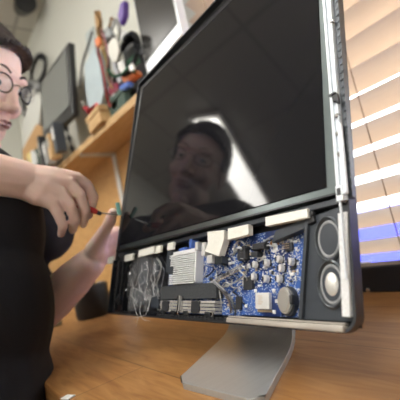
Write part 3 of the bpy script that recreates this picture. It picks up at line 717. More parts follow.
# trunk joints
pelvis = Vector((-0.67, -0.08, 0.55)); waist = Vector((-0.665, 0.003, 0.75)); chest = Vector((-0.69, 0.045, 0.99)); neckb = H(0, -0.055, -0.135)
shR = Vector((-0.61, 0.01, 1.115)); shL = Vector((-0.90, 0.08, 1.085))
elR = Vector((-0.500, -0.135, 1.078)); wrR = pt(20, 180, 0.515)
elL = pt(38, 315, 0.74); wrL = pt(90, 263, 0.690)
def build_body():
    b = bmesh.new()
    # trunk
    for c, r in ((pelvis, (0.145, 0.105, 0.11)), (waist, (0.138, 0.098, 0.13)), (chest, (0.140, 0.092, 0.14))): ball(b, c, r, 24)
    caps(b, [pelvis, waist, chest], [0.09, 0.088, 0.085], 20)
    caps(b, [shL, chest + Vector((0, 0, .06)), shR], [0.052, 0.080, 0.052], 18)
    caps(b, [chest + Vector((0, 0, 0.08)), neckb, H(0, -0.03, -0.06)], [0.075, 0.050, 0.048], 18)
    # arms
    def arm(sh, el, wr):
        m1 = sh.lerp(el, .5); m2 = el.lerp(wr, 0.3); m3 = el.lerp(wr, .7)
        caps(b, [sh, m1, el, m2, m3, wr], [0.050, 0.044, 0.040, 0.042, 0.037, 0.0295], 18)
    arm(shR, elR, wrR); arm(shL, elL, wrL)
    # legs, seated
    for s in (-1, 1):
        hip = pelvis + Vector((0.09 * s, 0.02, -0.02)); kn = Vector((pelvis.x + 0.13 * s, 0.34, 0.53)); an = Vector((pelvis.x + 0.13 * s, 0.30, 0.10))
        caps(b, [hip, hip.lerp(kn, .5), kn, kn.lerp(an, .35), an], [0.082, 0.075, 0.058, 0.055, 0.036], 18)
        caps(b, [an + Vector((0, -.03, -.05)), an + Vector((0, .13, -.065))], [0.034, 0.030], 14)
    # head
    hball(b, (0, -0.012, 0.045), (0.064, 0.088, 0.078), 28)       # cranium
    hball(b, (0, 0.022, 0.005), (0.056, 0.058, 0.075), 26)        # face
    hball(b, (0, 0.030, -0.055), (0.043, 0.045, 0.042), 22)       # jaw
    hball(b, (0, 0.062, -0.083), (0.020, 0.016, 0.016), 16)       # chin
    hball(b, (0, 0.068, 0.040), (0.046, 0.012, 0.012), 16)        # brow
    for s in (-1, 1):
        hball(b, (0.031 * s, 0.060, -0.012), (0.019, 0.016, 0.018), 16)      # cheeks
        hball(b, (0.063 * s, -0.012, 0.002), (0.007, 0.016, 0.030), 14)      # ears
        hball(b, (0.070 * s, -0.020, 0.010), (0.005, 0.012, 0.022), 12)
        hball(b, (0.010 * s, 0.082, -0.018), (0.007, 0.009, 0.007), 12)      # nostril wings
    for i in range(6):                                                        # nose ridge
        t = i / 5; hball(b, (0, 0.070 + 0.022 * t, 0.026 - 0.040 * t), (0.0065 + 0.003 * t, 0.010, 0.009), 12)
    hball(b, (0, 0.074, -0.043), (0.021, 0.011, 0.012), 14)       # mouth mound
    # right hand, fist round the handle, seen from the back of the hand
    K = [pt(76, 178, .562), pt(68, 183, .545), pt(60, 193, .532), pt(52, 203, .524)]
    for k in K: caps(b, [wrR, wrR.lerp(k, .55), k], [0.026, 0.0195, 0.0108], 14)
    caps(b, [wrR, pt(50, 187, .545)], [0.028, 0.025], 14); caps(b, [pt(56, 190, .55), pt(72, 196, .565)], [0.020, 0.017], 14)
    FR = [[K[0], pt(87, 185, .575), pt(93.5, 197, .585), pt(91, 209, .586)],
          [K[1], pt(80, 195, .552), pt(85.5, 211, .563), pt(83, 224, .576)],
          [K[2], pt(70, 205, .536), pt(75, 219, .547), pt(72.5, 230, .560)],
          [K[3], pt(58, 214, .528), pt(63, 226, .537), pt(61, 234, .549)]]
    for f_, r in zip(FR, (.0092, .0092, .0088, .0080)): caps(b, f_, [r * 1.12, r, r * .92, r * .76], 14)
    caps(b, [pt(42, 190, .55), pt(60, 198, .588), pt(76, 206, .600), pt(88, 215, .598)], [0.016, 0.0120, 0.0100, 0.0085], 14)
    # left hand: thumb up along the frame edge, fingers round the back
    KL = [pt(108, 236, .682), pt(109, 243, .690), pt(108, 251, .696), pt(105, 258, .700)]
    for k in KL: caps(b, [wrL, wrL.lerp(k, .5), k], [0.0215, 0.018, 0.0115], 14)
    caps(b, [wrL, pt(98, 250, .685)], [0.023, 0.023], 14)
    FL = [[KL[0], pt(116, 231, .690), pt(125, 231, .700), pt(132, 234, .705)],
          [KL[1], pt(117, 239, .697), pt(127, 240, .707), pt(134, 243, .712)],
          [KL[2], pt(117, 248, .700), pt(127, 250, .712), pt(133, 252, .716)],
          [KL[3], pt(114, 257, .702), pt(123, 259, .712), pt(129, 261, .716)]]
    for f_, r in zip(FL, (.0095, .0097, .0093, .0083)): caps(b, f_, [r * 1.08, r, r * .93, r * .80], 14)
    caps(b, [pt(95, 250, .676), pt(101, 238, .658), pt(107, 227, .640), pt(110.5, 220, .632), pt(113, 212.5, .625)], [0.0195, 0.0140, 0.0104, 0.0108, 0.0080], 16)
    return evalmesh(b, 0.0027, 2, 'body')
body = attach('body', build_body(), skin, per, 'bare forearms, hands, neck and face')
# T-shirt
b = bmesh.new()
for c, r in ((waist + Vector((-.01, -.01, -.10)), (0.150, 0.112, 0.10)), (waist, (0.168, 0.128, 0.15)), (waist.lerp(chest, .5), (0.176, 0.130, 0.16)), (chest, (0.168, 0.118, 0.155))): ball(b, c, r, 28)
caps(b, [shL, chest + Vector((0, 0, .035)), shR], [0.066, 0.094, 0.064], 20)
caps(b, [shL, chest + Vector((-.04, -.01, .09)), shR], [0.064, 0.085, 0.064], 20)
caps(b, [chest + Vector((-.01, -.01, .06)), chest.lerp(neckb, .78)], [0.10, 0.066], 20)
for q_ in (shL, shR): caps(b, [q_, chest.lerp(neckb, .72)], [0.062, 0.060], 18)
def sleeve(sh, el, t): caps(b, [sh, sh.lerp(el, t * .6), sh.lerp(el, t)], [0.064, 0.062, 0.066], 20)
sleeve(shR, elR, .62); sleeve(shL, elL, .80)
caps(b, [shL, pt(40, 232, .76)], [0.060, 0.070], 18)
me = evalmesh(b, 0.007, 3, 'tshirt')
nn_ = [v.normal.copy() for v in me.vertices]
for v, q_ in zip(me.vertices, nn_):               # soft folds
    p = v.co; v.co = p + q_ * (0.004 * noise.noise(Vector((p.x * 9, p.y * 9, p.z * 4))) + 0.003 * noise.noise(Vector((p.x * 25, p.y * 25, p.z * 9))))
attach('tshirt', me, shirt, per, 'black cotton T-shirt')
b = bmesh.new()
for s in (-1, 1):
    hip = pelvis + Vector((0.09 * s, 0.02, -0.02)); kn = Vector((pelvis.x + 0.13 * s, 0.34, 0.53)); an = Vector((pelvis.x + 0.13 * s, 0.30, 0.12))
    caps(b, [hip, hip.lerp(kn, .5), kn, kn.lerp(an, .35), an], [0.090, 0.083, 0.068, 0.063, 0.055], 18)
ball(b, pelvis, (0.165, 0.125, 0.115), 24)
attach('trousers', evalmesh(b, 0.008, 3, 'trousers'), trouser, per, 'dark trousers')
for s in (-1, 1):
    b = bmesh.new(); an = Vector((pelvis.x + 0.13 * s, 0.30, 0.06))
    caps(b, [an + Vector((0, -.05, -.015)), an + Vector((0, .06, -.02)), an + Vector((0, .15, -.025))], [0.042, 0.040, 0.034], 16)
    attach('shoe', evalmesh(b, 0.006, 2, 'shoe'), black_pl, per)
# hair: short, close to the skull, tufted
b = bmesh.new()
def hairfn(s, t):
    th = s * 2 * PI; ph = t * PI * 0.60
    x = math.sin(ph) * math.sin(th); y = math.sin(ph) * math.cos(th); z = math.cos(ph)
    k = 1.0
    p = Vector((0.0715 * x, -0.012 + 0.0955 * y, 0.045 + 0.088 * z))
    front = max(0, y)
    if y > 0.3: p.z = max(p.z, 0.045 + 0.050 * (y - .1)) if True else p.z
    p += Vector((x, y, z)) * (0.0045 * noise.noise(Vector((x * 14, y * 14, z * 14))) + 0.003 * noise.noise(Vector((x * 40, y * 40, z * 20))))
    return H(*p)
grid(b, hairfn, 90, 40)
bmesh.ops.remove_doubles(b, verts=b.verts, dist=0.0004)
hr = obj('hair', b, hair_m, per, smooth=True, label='short dark brown hair')
md = hr.modifiers.new('sol', 'SOLIDIFY'); md.thickness = 0.006
# eyes, brows, lips
for s in (-1, 1):
    with BM() as b: hball(b, (0.026 * s, 0.0685, 0.019), (0.0105, 0.0075, 0.0055), 16); e = obj('eye', b, eye_m, per, smooth=True)
    with BM() as b: hball(b, (0.026 * s, 0.0745, 0.0175), (0.0045, 0.003, 0.0045), 14); obj('iris', b, iris_m, e, smooth=True)
    with BM() as b: tube(b, [H(0.012 * s, 0.0785, 0.040), H(0.026 * s, 0.0770, 0.046), H(0.042 * s, 0.066, 0.041)], lambda t: 0.0030 * (1 - .5 * t), 8, 6); obj('eyebrow', b, hair_m, per, smooth=True)
with BM() as b:
    tube(b, [H(-0.021, 0.0745, -0.044), H(-0.008, 0.0845, -0.0405), H(0, 0.0845, -0.0415), H(0.008, 0.0845, -0.0405), H(0.021, 0.0745, -0.044)], lambda t: 0.0012 + 0.0022 * math.sin(PI * t), 8, 6)
    tube(b, [H(-0.018, 0.0745, -0.046), H(0, 0.0845, -0.049), H(0.018, 0.0745, -0.046)], lambda t: 0.0012 + 0.0028 * math.sin(PI * t), 8, 6); obj('lips', b, lip_m, per, smooth=True)
# glasses
gl = None
with BM() as b:
    for s in (-1, 1):
        P = [H(0.031 * s + 0.0205 * math.cos(a) , 0.0875 - 0.010 * abs(math.cos(a)) * (1 if math.cos(a) * s > 0 else 0), 0.017 + 0.0145 * math.sin(a)) for a in [2 * PI * k / 24 for k in range(25)]]
        tube(b, P, 0.0020, 8, 0)
        tube(b, [H(0.051 * s, 0.078, 0.022), H(0.064 * s, 0.064, 0.022), H(0.073 * s, 0.01, 0.020), H(0.074 * s, -0.015, 0.014)], 0.0014, 8, 5)
    tube(b, [H(-0.011, 0.088, 0.020), H(0, 0.0905, 0.024), H(0.011, 0.088, 0.020)], 0.0012, 8, 5)
    gl = obj('glasses', b, black_pl, per, smooth=True, label='thin dark framed glasses')
for s in (-1, 1):
    with BM() as b: lathe(b, [(0, 0.0003), (1, 0.0)], 24, 0.0200, 0.014); obj('lens', b, lens_m, gl, HF @ Matrix.Translation((0.031 * s, 0.0865, 0.017)) @ Matrix.Rotation(PI / 2, 4, 'X'))
# thumb nail
with BM() as b:
    c = pt(112.6, 211.5, .6165); ball(b, c, (0.0048, 0.0022, 0.0068), 14, rot=Rw.to_3x3()); obj('fingernail', b, nail, per, smooth=True)
# stool
st = thing('stool', 'black round stool the seated man sits on', 'stool', (pelvis.x, pelvis.y - .02, 0))
with BM() as b: cone(b, (pelvis.x, pelvis.y - .02, 0.385), (pelvis.x, pelvis.y - .02, 0.435), 0.18, 0.175, 40); obj('seat', b, black_pl, st, smooth=35)
for k in range(4):
    a = PI / 4 + k * PI / 2
    with BM() as b: cone(b, (pelvis.x + .2 * math.cos(a), pelvis.y - .02 + .2 * math.sin(a), 0), (pelvis.x + .12 * math.cos(a), pelvis.y - .02 + .12 * math.sin(a), 0.39), 0.012, seg=12); obj('leg', b, dark_metal, st, smooth=35)

# ================================================================ SHELF AND WHAT STANDS ON IT
SZ = 1.395                                        # top of the shelf
fr = [py_(56, 167, 0.51), py_(120, 110, 0.559), py_(135, 95, 0.562)]
sh = thing('wall_shelf', 'long pale pine shelf on the back wall above the workbench', 'shelf', (-1.8, WY, SZ - 0.02))
xa, ya, xb, yb = -3.25, 0.43, -0.70, 0.578
with BM() as b: prism(b, [(xa, ya), (xb, yb), (xb, WY - 0.02), (xa, WY - 0.02)], SZ - 0.026, SZ); o = obj('shelf_board', b, shelf_wood, sh)
with BM() as b:
    c = py_(112, 152, WY - .03); d = pz_(85, 152, SZ - .032); e = py_(120, 214, WY - .03)
    c.z = SZ - 0.032; box(b, ((c.x + c.x - .005) / 2, (d.y + WY - .02) / 2, SZ - 0.030), (0.032, WY - .02 - d.y, 0.008), bev=.001)
    box(b, (c.x, WY - .025, (SZ - .03 + e.z) / 2), (0.032, 0.008, SZ - .03 - e.z), bev=.001)
    obj('bracket', b, mat('pale_painted_steel', (0.62, 0.63, 0.62), .4, .2), sh, label='pale grey steel L bracket under the shelf')
for x in (-2.6,):
    with BM() as b:
        box(b, (x, 0.58, SZ - .030), (.03, .22, .008)); box(b, (x, WY - .025, SZ - .17), (.03, .008, .28)); obj('bracket', b, MATS['pale_painted_steel'], sh)

# a panel given by its four image corners on two planes: bottom edge and top edge share a plane
def panel_frame(bl, br, Yl, Yr, tl):
    A_ = py_(*bl, Yl); B_ = py_(*br, Yr); T_ = py_(*tl, Yl + 0.03)
    x = (B_ - A_); x.normalize(); u = (T_ - A_); u = (u - x * u.dot(x)); h = u.length; u.normalize(); return frame_of(A_, x, u, x.cross(u)), (B_ - A_).length, h
def display(bl, br, tl, Yl, Yr, name, label, frame_m, chin, lip, group=None, back=frame_metal, lean=0):
    F, w_, h_ = panel_frame(bl, br, Yl, Yr, tl); F = F @ Matrix.Rotation(math.radians(lean), 4, 'Z')
    base = F @ Vector((w_ / 2, 0, -0.07)); base.z = SZ
    t = thing(name, label, 'monitor', base)
    with BM() as b: box(b, (w_ / 2, h_ / 2, -0.015), (w_, h_, 0.03), bev=0.004); obj('casing', b, frame_m, t, F)
    with BM() as b: box(b, (w_ / 2, (h_ + chin) / 2 , 0.001), (w_ - 2 * lip, h_ - chin - lip * 1.4, 0.003), bev=0.0005); obj('screen', b, mat('dim_grey_screen_' + name, (0.20, 0.21, 0.20) if 'flat' in name else (0.03, 0.028, 0.026), 0.25), t, F)  # flat monitor is off; its grey base colour stands in for reflected light
    top_ = F @ Vector((w_ / 2, h_ * .3, -0.03))
    with BM() as b: cone(b, base + Vector((0, 0, 0)), base + Vector((0, 0, 0.010)), 0.05, 0.047, 32); obj('base', b, back, t, smooth=35)
    with BM() as b: tube(b, [base + Vector((0, 0, 0.005)), base.lerp(top_, .5) + Vector((0, 0.0, 0)), top_], 0.013, 12, 3); obj('neck', b, back, t, smooth=35)
    return t, F
display((43, 143), (73, 125), (34, 88), 0.53, 0.55, 'flat_monitor', 'black framed flat monitor with grey screen on the shelf, left of the clutter', black_pl, 0.035, 0.030, back=black_pl, lean=6)
display((147, 76), (182, 34), (121, -14), 0.57, 0.575, 'silver_monitor', 'large silver framed monitor with dark screen and pale chin on the shelf', mat('silver_casing', (0.72, 0.74, 0.76), .3, .5), 0.035, 0.008, back=alu)

# --- clutter between the two monitors; each is a thing of its own
Yk = 0.60
def onshelf(px, Y=Yk):                             # point on the shelf top under image column px
    best = None
    for y in range(-50, 260):
        q = py_(px, y, Y)
        if best is None or abs(q.z - SZ) < abs(best.z - SZ): best = q
    best.z = SZ; return best
def upright(name, cat, label, corners, Y, th, m, drop=True, group=None):
    P = [py_(x, y, Y) for x, y in corners]
    with BM() as b:
        a = [b.verts.new(p) for p in P]; c = [b.verts.new(p + Vector((0, th, 0))) for p in P]; n = len(P)
        b.faces.new(a); b.faces.new(c[::-1])
        for i in range(n): b.faces.new((a[i], a[(i + 1) % n], c[(i + 1) % n], c[i]))
        bmesh.ops.bevel(b, geom=list(b.edges), offset=min(0.004, th * .2), segments=2, affect='EDGES')
        return tag(obj(name, b, m, smooth=35), label, cat, group)
# tall backing crate: the heap is stacked on it
def crate(x0, x1, y0, y1, z1, m, label, name='box', cat='box'):
    t = thing(name, label, cat, ((x0 + x1) / 2, (y0 + y1) / 2, SZ))
    with BM() as b:
        w_, d_, h_ = x1 - x0, y1 - y0, z1 - SZ
        box(b, ((x0 + x1) / 2, (y0 + y1) / 2, SZ + h_ / 2), (w_, d_, h_), bev=0.003); obj('body', b, m, t)
    with BM() as b:
        box(b, ((x0 + x1) / 2, (y0 + y1) / 2, z1 - .012), (w_ + .008, d_ + .008, .02), bev=0.002); obj('lid', b, m, t)
    return t
crate(-1.43, -1.345, .64, .69, 1.72, card, 'brown cardboard box standing between the black monitor and the clutter')
upright('metal_case', 'case', 'pale blue-grey metal case standing on end at the left of the clutter', [(84, 64), (94, 47), (100, 64), (104, 92), (100, 108), (88, 108), (85, 88)], .548, .025, pale_blue)
upright('drive_tray', 'tray', 'narrow pale grey metal tray leaning behind the pale case', [(85, 34), (92, 26), (107, 134), (102, 140)], .622, .012, mat('pale_grey_metal', (.50, .55, .55), .4, .3))
upright('white_housing', 'housing', 'rounded off-white plastic housing in the middle of the clutter', [(108, 44), (112, 38), (117, 40), (119, 52), (116, 62), (111, 62), (108, 54)], .542, .008, mat('off_white_plastic', (.70, .68, .62), .4))
upright('grey_bracket', 'bracket', 'slim grey metal strip hanging below the off-white housing', [(111, 62), (115, 62), (121, 82), (118, 84)], .565, .01, mat('mid_grey_metal', (.52, .54, .58), .4, .4))
upright('white_bottle', 'bottle', 'small white bottle standing at the shelf edge under the clutter', [(111, 96), (113, 92), (116, 93), (118, 98), (117, 109), (112, 111)], .565, .02, white_pl)
upright('orange_box', 'box', 'small orange-red box lying near the silver monitor', [(120, 77), (133, 70), (135, 75), (124, 84)], .56, .03, orange_pl)
upright('dark_red_box', 'box', 'dark red box lower in the clutter, beside the white bottle', [(106, 92), (109, 84), (118, 82), (119, 90), (110, 97)], .565, .03, dark_red)
upright('purple_pouch', 'pouch', 'purple pouch high on the clutter by the silver monitor', [(117, 16), (120, 2), (124, 0), (124, 16), (120, 26)], .585, .02, purple_pl)
upright('white_adapter', 'adapter', 'small white adapter on the black cables below the purple pouch', [(118, 33), (122, 30), (124, 38), (121, 41)], .575, .02, white_pl)
upright('green_circuit_board', 'circuit board', 'green circuit board behind the orange-red box', [(126, 62), (136, 52), (140, 62), (130, 70)], .575, .006, green_pcb)
upright('fan_housing', 'fan', 'dark grey square fan behind the black cable coil', [(120, 44), (132, 34), (137, 55), (125, 64)], .60, .03, chip_blk)
upright('wooden_stick', 'stick', 'tall tan wooden stick rising above the clutter', [(94, 14), (98, 10), (108, 96), (104, 100)], .583, .012, card)
upright('blue_packet', 'packet', 'small blue packet at the foot of the clutter', [(118, 86), (128, 80), (129, 86), (120, 92)], .56, .02, blue_pl)
def wire(name, label, P, r, m, Y=.555, cat='cable', group=None):
    with BM() as b: tube(b, [py_(x, y, Y + (q[0] if q else 0)) for x, y, *q in P], r, 8, 6); return tag(obj(name, b, m, smooth=True), label, cat, group)
wire('red_cable', 'thick red cable hanging down through the clutter', [(99, 38), (98, 50), (101, 62), (104, 78), (106, 92), (110, 106)], .007, mat('bright_red_cable', (.65, .10, .09), .4), .548)
wire('orange_cable', 'orange-brown cable looped at the top of the clutter', [(96, 12), (101, 22), (98, 30), (103, 38), (108, 30), (112, 18)], .007, card, .565)
wire('yellow_cable', 'thin yellow cable beside the red one', [(104, 48), (106, 62), (107, 76), (112, 88)], .004, yellow_pl, .55)
wire('black_cable', 'black cable draped at the left edge of the clutter', [(92, 32), (88, 46), (84, 58), (81, 72), (80, 88)], .006, b_cab, .57)
wire('white_cable', 'white cable arching over the top right of the clutter', [(112, 30), (116, 20), (120, 30), (118, 44), (114, 60)], .006, w_cab, .55)
wire('green_cable', 'green cable curling under the black coil', [(108, 70), (114, 76), (122, 74), (130, 66), (134, 72)], .005, mat('green_sheath', (.08, .30, .18), .4), .548)
wire('pink_cable', 'pinkish cable hanging beside the wooden stick', [(101, 30), (106, 44), (108, 58), (107, 74), (112, 84)], .005, mat('pink_sheath', (.62, .28, .30), .4), .552)
upright('grey_adapter', 'adapter', 'grey square adapter under the tip of the orange-brown cable', [(102, 30), (108, 25), (111, 36), (105, 41)], .56, .02, mat('grey_case', (.30, .32, .33), .4))
upright('cream_card', 'card', 'cream card standing above the off-white housing', [(109, 22), (114, 18), (117, 34), (112, 38)], .575, .004, tape)
upright('silver_plate', 'plate', 'small silver plate at the lower left of the black coil', [(117, 62), (123, 60), (125, 72), (119, 75)], .548, .006, chrome)
upright('orange_connector', 'connector', 'orange connector beside the top of the pale case', [(94, 40), (98, 36), (100, 44), (96, 48)], .535, .01, orange_pl)
upright('white_connector', 'connector', 'small white connector on the lower black coil', [(128, 66), (132, 63), (134, 69), (130, 72)], .540, .006, white_pl)
upright('dark_board', 'circuit board', 'dark circuit board leaning behind the pale case and wooden stick', [(96, 44), (108, 36), (110, 92), (102, 98)], .612, .006, mat('dark_laminate', (.10, .10, .09), .5, var=.8, scale=60))
# black coil
t = thing('cable_coil', 'large coil of black cable hanging beside the silver monitor', 'cable coil', py_(128, 62, .56))
for k in range(5):
    with BM() as b:
        rr = random.Random(k); P = []
        for i in range(25):
            a = 2 * PI * i / 24; P.append(py_(128 + (10 + rr.uniform(-1, 1)) * math.cos(a) + rr.uniform(-1.0, 1.0), 54 + (19 - 2 * k) * math.sin(a) - .9 * 10 * math.cos(a), .552 + .008 * k))
        tube(b, P, .0065, 8, 2); obj('cable_loop', b, b_cab, t, smooth=True)
# red pliers handles
t = thing('pliers', 'red handled pliers lying open at the shelf edge', 'pliers', py_(88, 112, .545))
for P in ([(84, 107), (90, 113), (95, 125)], [(97, 105), (91, 110), (88, 112)]):
    with BM() as b: tube(b, [py_(x, y, .54) for x, y in P], .0085, 10, 5); obj('handle', b, mat('coral_grip', (.75, .09, .11), .4), t, smooth=True)
with BM() as b: cone(b, py_(85, 107, .54), py_(82, 101, .54), .010, .004); obj('jaw', b, steel, t, smooth=35)
# boards and cards standing behind the heap
crate(-1.33, -1.14, .645, .69, 1.60, mat('grey_green_tin', (.22, .25, .24), .4, .3), 'grey-green tin behind the pale metal case', 'tin', 'tin')
crate(-1.13, -0.98, .60, .69, 1.56, chip_blk, 'black box behind the off-white housing', 'box', 'box')
crate(-1.29, -1.16, .53, .60, 1.46, shelf_wood, 'low pale wooden box under the pale metal case')
crate(-1.15, -1.02, .565, .60, 1.465, mat('dark_green_card', (.05, .09, .07), .6), 'low dark green box under the dark red box')
# --- things at the left: row under the black monitor
cols = [('tool_case', 'case', 'black', black_pl), ('book', 'book', 'brown', card), ('binder', 'binder', 'dark red', dark_red), ('disc_case', 'case', 'black', chip_blk), ('book', 'book', 'yellow', yellow_pl),
        ('disc_case', 'case', 'white', white_pl), ('tool_case', 'case', 'dark green', MATS['dark_green_card']), ('book', 'book', 'black', black_pl), ('disc_case', 'case', 'grey', mat('mid_grey_card', (.35, .36, .36), .5)), ('book', 'book', 'tan', shelf_wood), ('tool_case', 'case', 'dark slate', slate_pl)]
where = ['at the left end of the row', 'second from the left end', 'in the left half of the row', 'just right of the dark red binder', 'left of the white disc case', 'in the middle of the row', 'right of the white disc case', 'between the dark green and the grey case', 'in the right half of the row', 'second from the right end', 'at the right end of the row']
x = -2.36
for (nm, ct, cn, m), wr_ in zip(cols, where):
    wd = random.uniform(.040, .060); hh = random.uniform(.10, .18); lean = random.uniform(-.10, .10)
    t = thing(nm, '%s %s %s under the black framed monitor' % (cn, nm.replace('_', ' '), wr_), ct, (x, .48, SZ), 'row of cases and books on the shelf')
    F = Matrix.Translation((x + wd / 2, .482, SZ + hh / 2 + .002)) @ Matrix.Rotation(lean, 4, 'Y')
    with BM() as b: box(b, (0, 0, 0), (wd * .8, .045, hh), bev=.003); obj('cover', b, m, t, F)
    with BM() as b: box(b, (0, -.0235, .02), (wd * .5, .003, hh * .4)); obj('spine_label', b, [tan_comp, white_pl, steel][len(t.name) % 3], t, F)
    x += wd + .036
# screwdrivers standing in a pot (bright strokes left of the black monitor)
# coils on the wall left of the black monitor
def coil(cx, cy, rx, ry, Y, n, m, name, label, r=.009, hook=True):
    t = thing(name, label, 'cable coil', py_(cx, cy, Y))
    with BM() as b: q = py_(cx, cy - ry + 2, Y); cone(b, q - Vector((0, .01, 0)), Vector((q.x, WY, q.z)), .006, seg=10); obj('nail', b, steel, t)
    for k in range(n):
        rr = random.Random(k * 3 + int(cx)); off = (rr.uniform(-2, 2), rr.uniform(-3, 3)); P = []
        for i in range(21):
            a = 2 * PI * i / 20; P.append(py_(cx + off[0] + rx * math.cos(a), cy + off[1] + ry * math.sin(a) - .8 * rx * math.cos(a), Y + .012 * k))
        with BM() as b: tube(b, P, r, 8, 2); obj('cable_loop', b, m[k % len(m)], t, smooth=True)
    return t
coil(38, 70, 7, 13, .68, 4, [b_cab, w_cab, b_cab, g_cab], 'cable_coil', 'coil of black and white cable hung on the wall left of the black monitor', .012)
coil(31, 100, 7, 15, .63, 4, [w_cab, g_cab, w_cab, b_cab], 'cable_coil', 'coil of pale cable hung lower on the wall beside the man', .014)
upright('cloth_sack', 'sack', 'tall off-white cloth sack standing on the shelf under the cable coils', [(22, 124), (29, 103), (37, 92), (42, 99), (38, 130), (38, 200), (22, 216)], .585, .03, mat('off_white_cloth', (.6, .6, .56), .8))
upright('wooden_board', 'board', 'orange-brown wooden board standing behind the row of cases', [(22, 150), (36, 124), (42, 128), (44, 182), (28, 206)], .55, .015, card)
# lamp head on the wall, top left
t = thing('wall_lamp', 'black adjustable lamp head on the wall above the man', 'lamp', py_(10, 20, .70))
with BM() as b: ball(b, py_(22, 8, .62), (.055, .05, .045), 20); cone(b, py_(22, 8, .62), py_(26, 2, .60), .05, .06, 20); obj('lamp_head', b, black_pl, t, smooth=35)
with BM() as b: tube(b, [py_(22, 12, .63), py_(16, 18, .66), py_(8, 20, .69), py_(4, 24, .71)], .022, 12, 5); obj('arm', b, slate_pl, t, smooth=True)

# --- on the desk, back left
t = thing('pot', 'black pot with a white tag standing on the desk behind the left arm', 'pot', pz_(95, 318, DZ))
p0 = pz_(95, 316, DZ)
with BM() as b: lathe(b, [(0, 0), (.046, 0), (.050, .01), (.050, .085), (.046, .09), (.042, .085), (.042, .02), (0, .02)], 32, c=p0); obj('body', b, black_pl, t, smooth=35)
with BM() as b: box(b, p0 + Vector((.010, -.02, .115)), (.004, .032, .085), rot=Matrix.Rotation(.25, 3, 'Y'), bev=.001); obj('tag', b, white_pl, t)
with BM() as b: cone(b, p0 + Vector((-.02, .01, .03)), p0 + Vector((-.03, .03, .20)), .008, .006); obj('pen', b, black_pl, t, smooth=35)
with BM() as b:
    c = pz_(109, 316, DZ); box(b, c + Vector((0, .05, .065)), (.10, .006, .13), rot=Matrix.Rotation(-.12, 3, 'X'), bev=.001)
    tag(obj('paper_sheet', b, white_pl), 'white card leaning on the panel behind the left end of the computer', 'card')
# crumb and small bits on the desk under the arm
with BM() as b:
    c = pz_(55, 326, DZ); box(b, c + Vector((0, 0, .012)), (.05, .03, .024), bev=.004); tag(obj('small_box', b, mat('olive_grey', (.22, .20, .14), .6)), 'small grey-brown box on the desk under the left forearm', 'box')
with BM() as b:
    c = pz_(68, 397, DZ + .001); box(b, c, (.014, .010, .0012), bev=.0003, rot=Matrix.Rotation(.4, 3, 'Z')); tag(obj('paper_scrap', b, white_pl), 'tiny white paper scrap on the desk by the shirt', 'scrap')

# --- black box at the back right, below the blind
F = Matrix.Translation((-0.16, 0.575, DZ))
t = thing('power_strip', 'long black metal box lying along the back edge of the desk, below the blind', 'power strip', (-0.16, 0.575, DZ))
with BM() as b: box(b, (0, 0, .021), (.62, .04, .042), bev=.003); obj('casing', b, black_pl, t, F)
with BM() as b: lathe(b, [(0, .002), (.003, .002), (.004, 0)], 16); q = py_(368, 290, .554); obj('screw', b, steel, t, Matrix.Translation((q.x, .5545, q.z)) @ Matrix.Rotation(PI / 2, 4, 'X'))
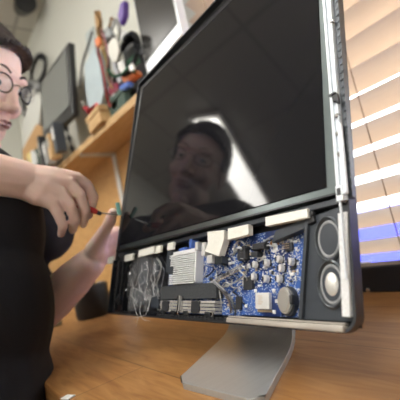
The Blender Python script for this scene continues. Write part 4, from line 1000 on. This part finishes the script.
# ================================================================ BLIND
bl = thing('venetian_blind', 'wide slatted tan venetian blind drawn over the window', 'blind', (0, 0.66, 2.0))
BY = 0.665
z = py_(370, 261, BY).z
zs = []
gap = [py_(370, y, BY).z for y in (261, 235, 208, 180, 152, 120, 90, 58)]
pitch = (gap[-1] - gap[0]) / 7
xs0, xs1 = -0.70, 0.64
slat_me = None; k = 0
z = gap[0] - pitch * 0.5 + 0.0
tilt = math.radians(32)
while z < 2.02:
    if slat_me is None:
        with BM() as b:
            w2 = 0.030
            prof = [(-w2 + 2 * w2 * i / 10, 0.0035 * (1 - ((i - 5) / 5) ** 2)) for i in range(11)]
            top_ = [(y_, h_ + .0006) for y_, h_ in prof]; bot_ = [(y_, h_ - .0006) for y_, h_ in prof]
            P = top_ + bot_[::-1]
            for x in (xs0, xs1): pass
            A0 = [b.verts.new((xs0, y_, h_)) for y_, h_ in P]; A1 = [b.verts.new((xs1, y_, h_)) for y_, h_ in P]
            for i in range(len(P)): b.faces.new((A0[i], A0[(i + 1) % len(P)], A1[(i + 1) % len(P)], A1[i]))
            b.faces.new(A0[::-1]); b.faces.new(A1)
            s0 = obj('slat', b, slat_m, bl, Matrix.Translation((0, BY, z)) @ Matrix.Rotation(-tilt, 4, 'X'), smooth=35); slat_me = s0
    else:
        c = slat_me.copy(); c.parent = bl; c.matrix_basis = WM[bl.name].inverted() @ Matrix.Translation((0, BY, z)) @ Matrix.Rotation(-tilt, 4, 'X'); COL.objects.link(c)
    z += pitch; k += 1
with BM() as b: box(b, (0, BY, 2.04), (xs1 - xs0, .05, .04), bev=.003); obj('head_rail', b, slat_m, bl)
with BM() as b:
    q = py_(365, 266, .635); box(b, q, (.026, .004, .016), bev=.0005); obj('tag', b, white_pl, bl, label='small white tag at the lower corner')
for x in (-0.30, 0.1, 0.45, -0.62):
    for dy in (-0.028,):
        with BM() as b: cone(b, (x, BY + dy, gap[0] - .03), (x, BY + dy, 2.03), .0012, seg=8); obj('cord', b, cord_m, bl)

# ================================================================ LIGHT, SKY, CAMERA
wd = D.worlds.new('sky'); bpy.context.scene.world = wd; wd.use_nodes = True
bg = wd.node_tree.nodes['Background']; bg.inputs[0].default_value = (0.93, 0.96, 1.0, 1); bg.inputs[1].default_value = 4.0
# daylight coming in through the window
la = D.lights.new('window_daylight', 'AREA'); la.shape = 'RECTANGLE'; la.size = 1.3; la.size_y = 1.2; la.energy = 40; la.color = (0.93, 0.96, 1.0)
lo = D.objects.new('window_daylight', la); COL.objects.link(lo); lo.location = (0, 1.1, 1.5); lo.rotation_euler = (math.radians(-75), 0, 0)

cam = D.cameras.new('camera'); co = D.objects.new('camera', cam); COL.objects.link(co)
co.matrix_world = Matrix.Translation(CAM) @ Rw.to_4x4()
cam.sensor_width = 36; cam.lens = 36 * FPX / 400; cam.clip_start = 0.01; cam.clip_end = 100
cam.dof.use_dof = True; cam.dof.focus_distance = 0.37; cam.dof.aperture_fstop = 5.6; cam.dof.aperture_blades = 7
sc = bpy.context.scene; sc.camera = co
sc.view_settings.view_transform = 'Standard'; sc.view_settings.look = 'None'; sc.view_settings.gamma = 1; sc.view_settings.use_curve_mapping = False
sc.view_settings.exposure = 0.35
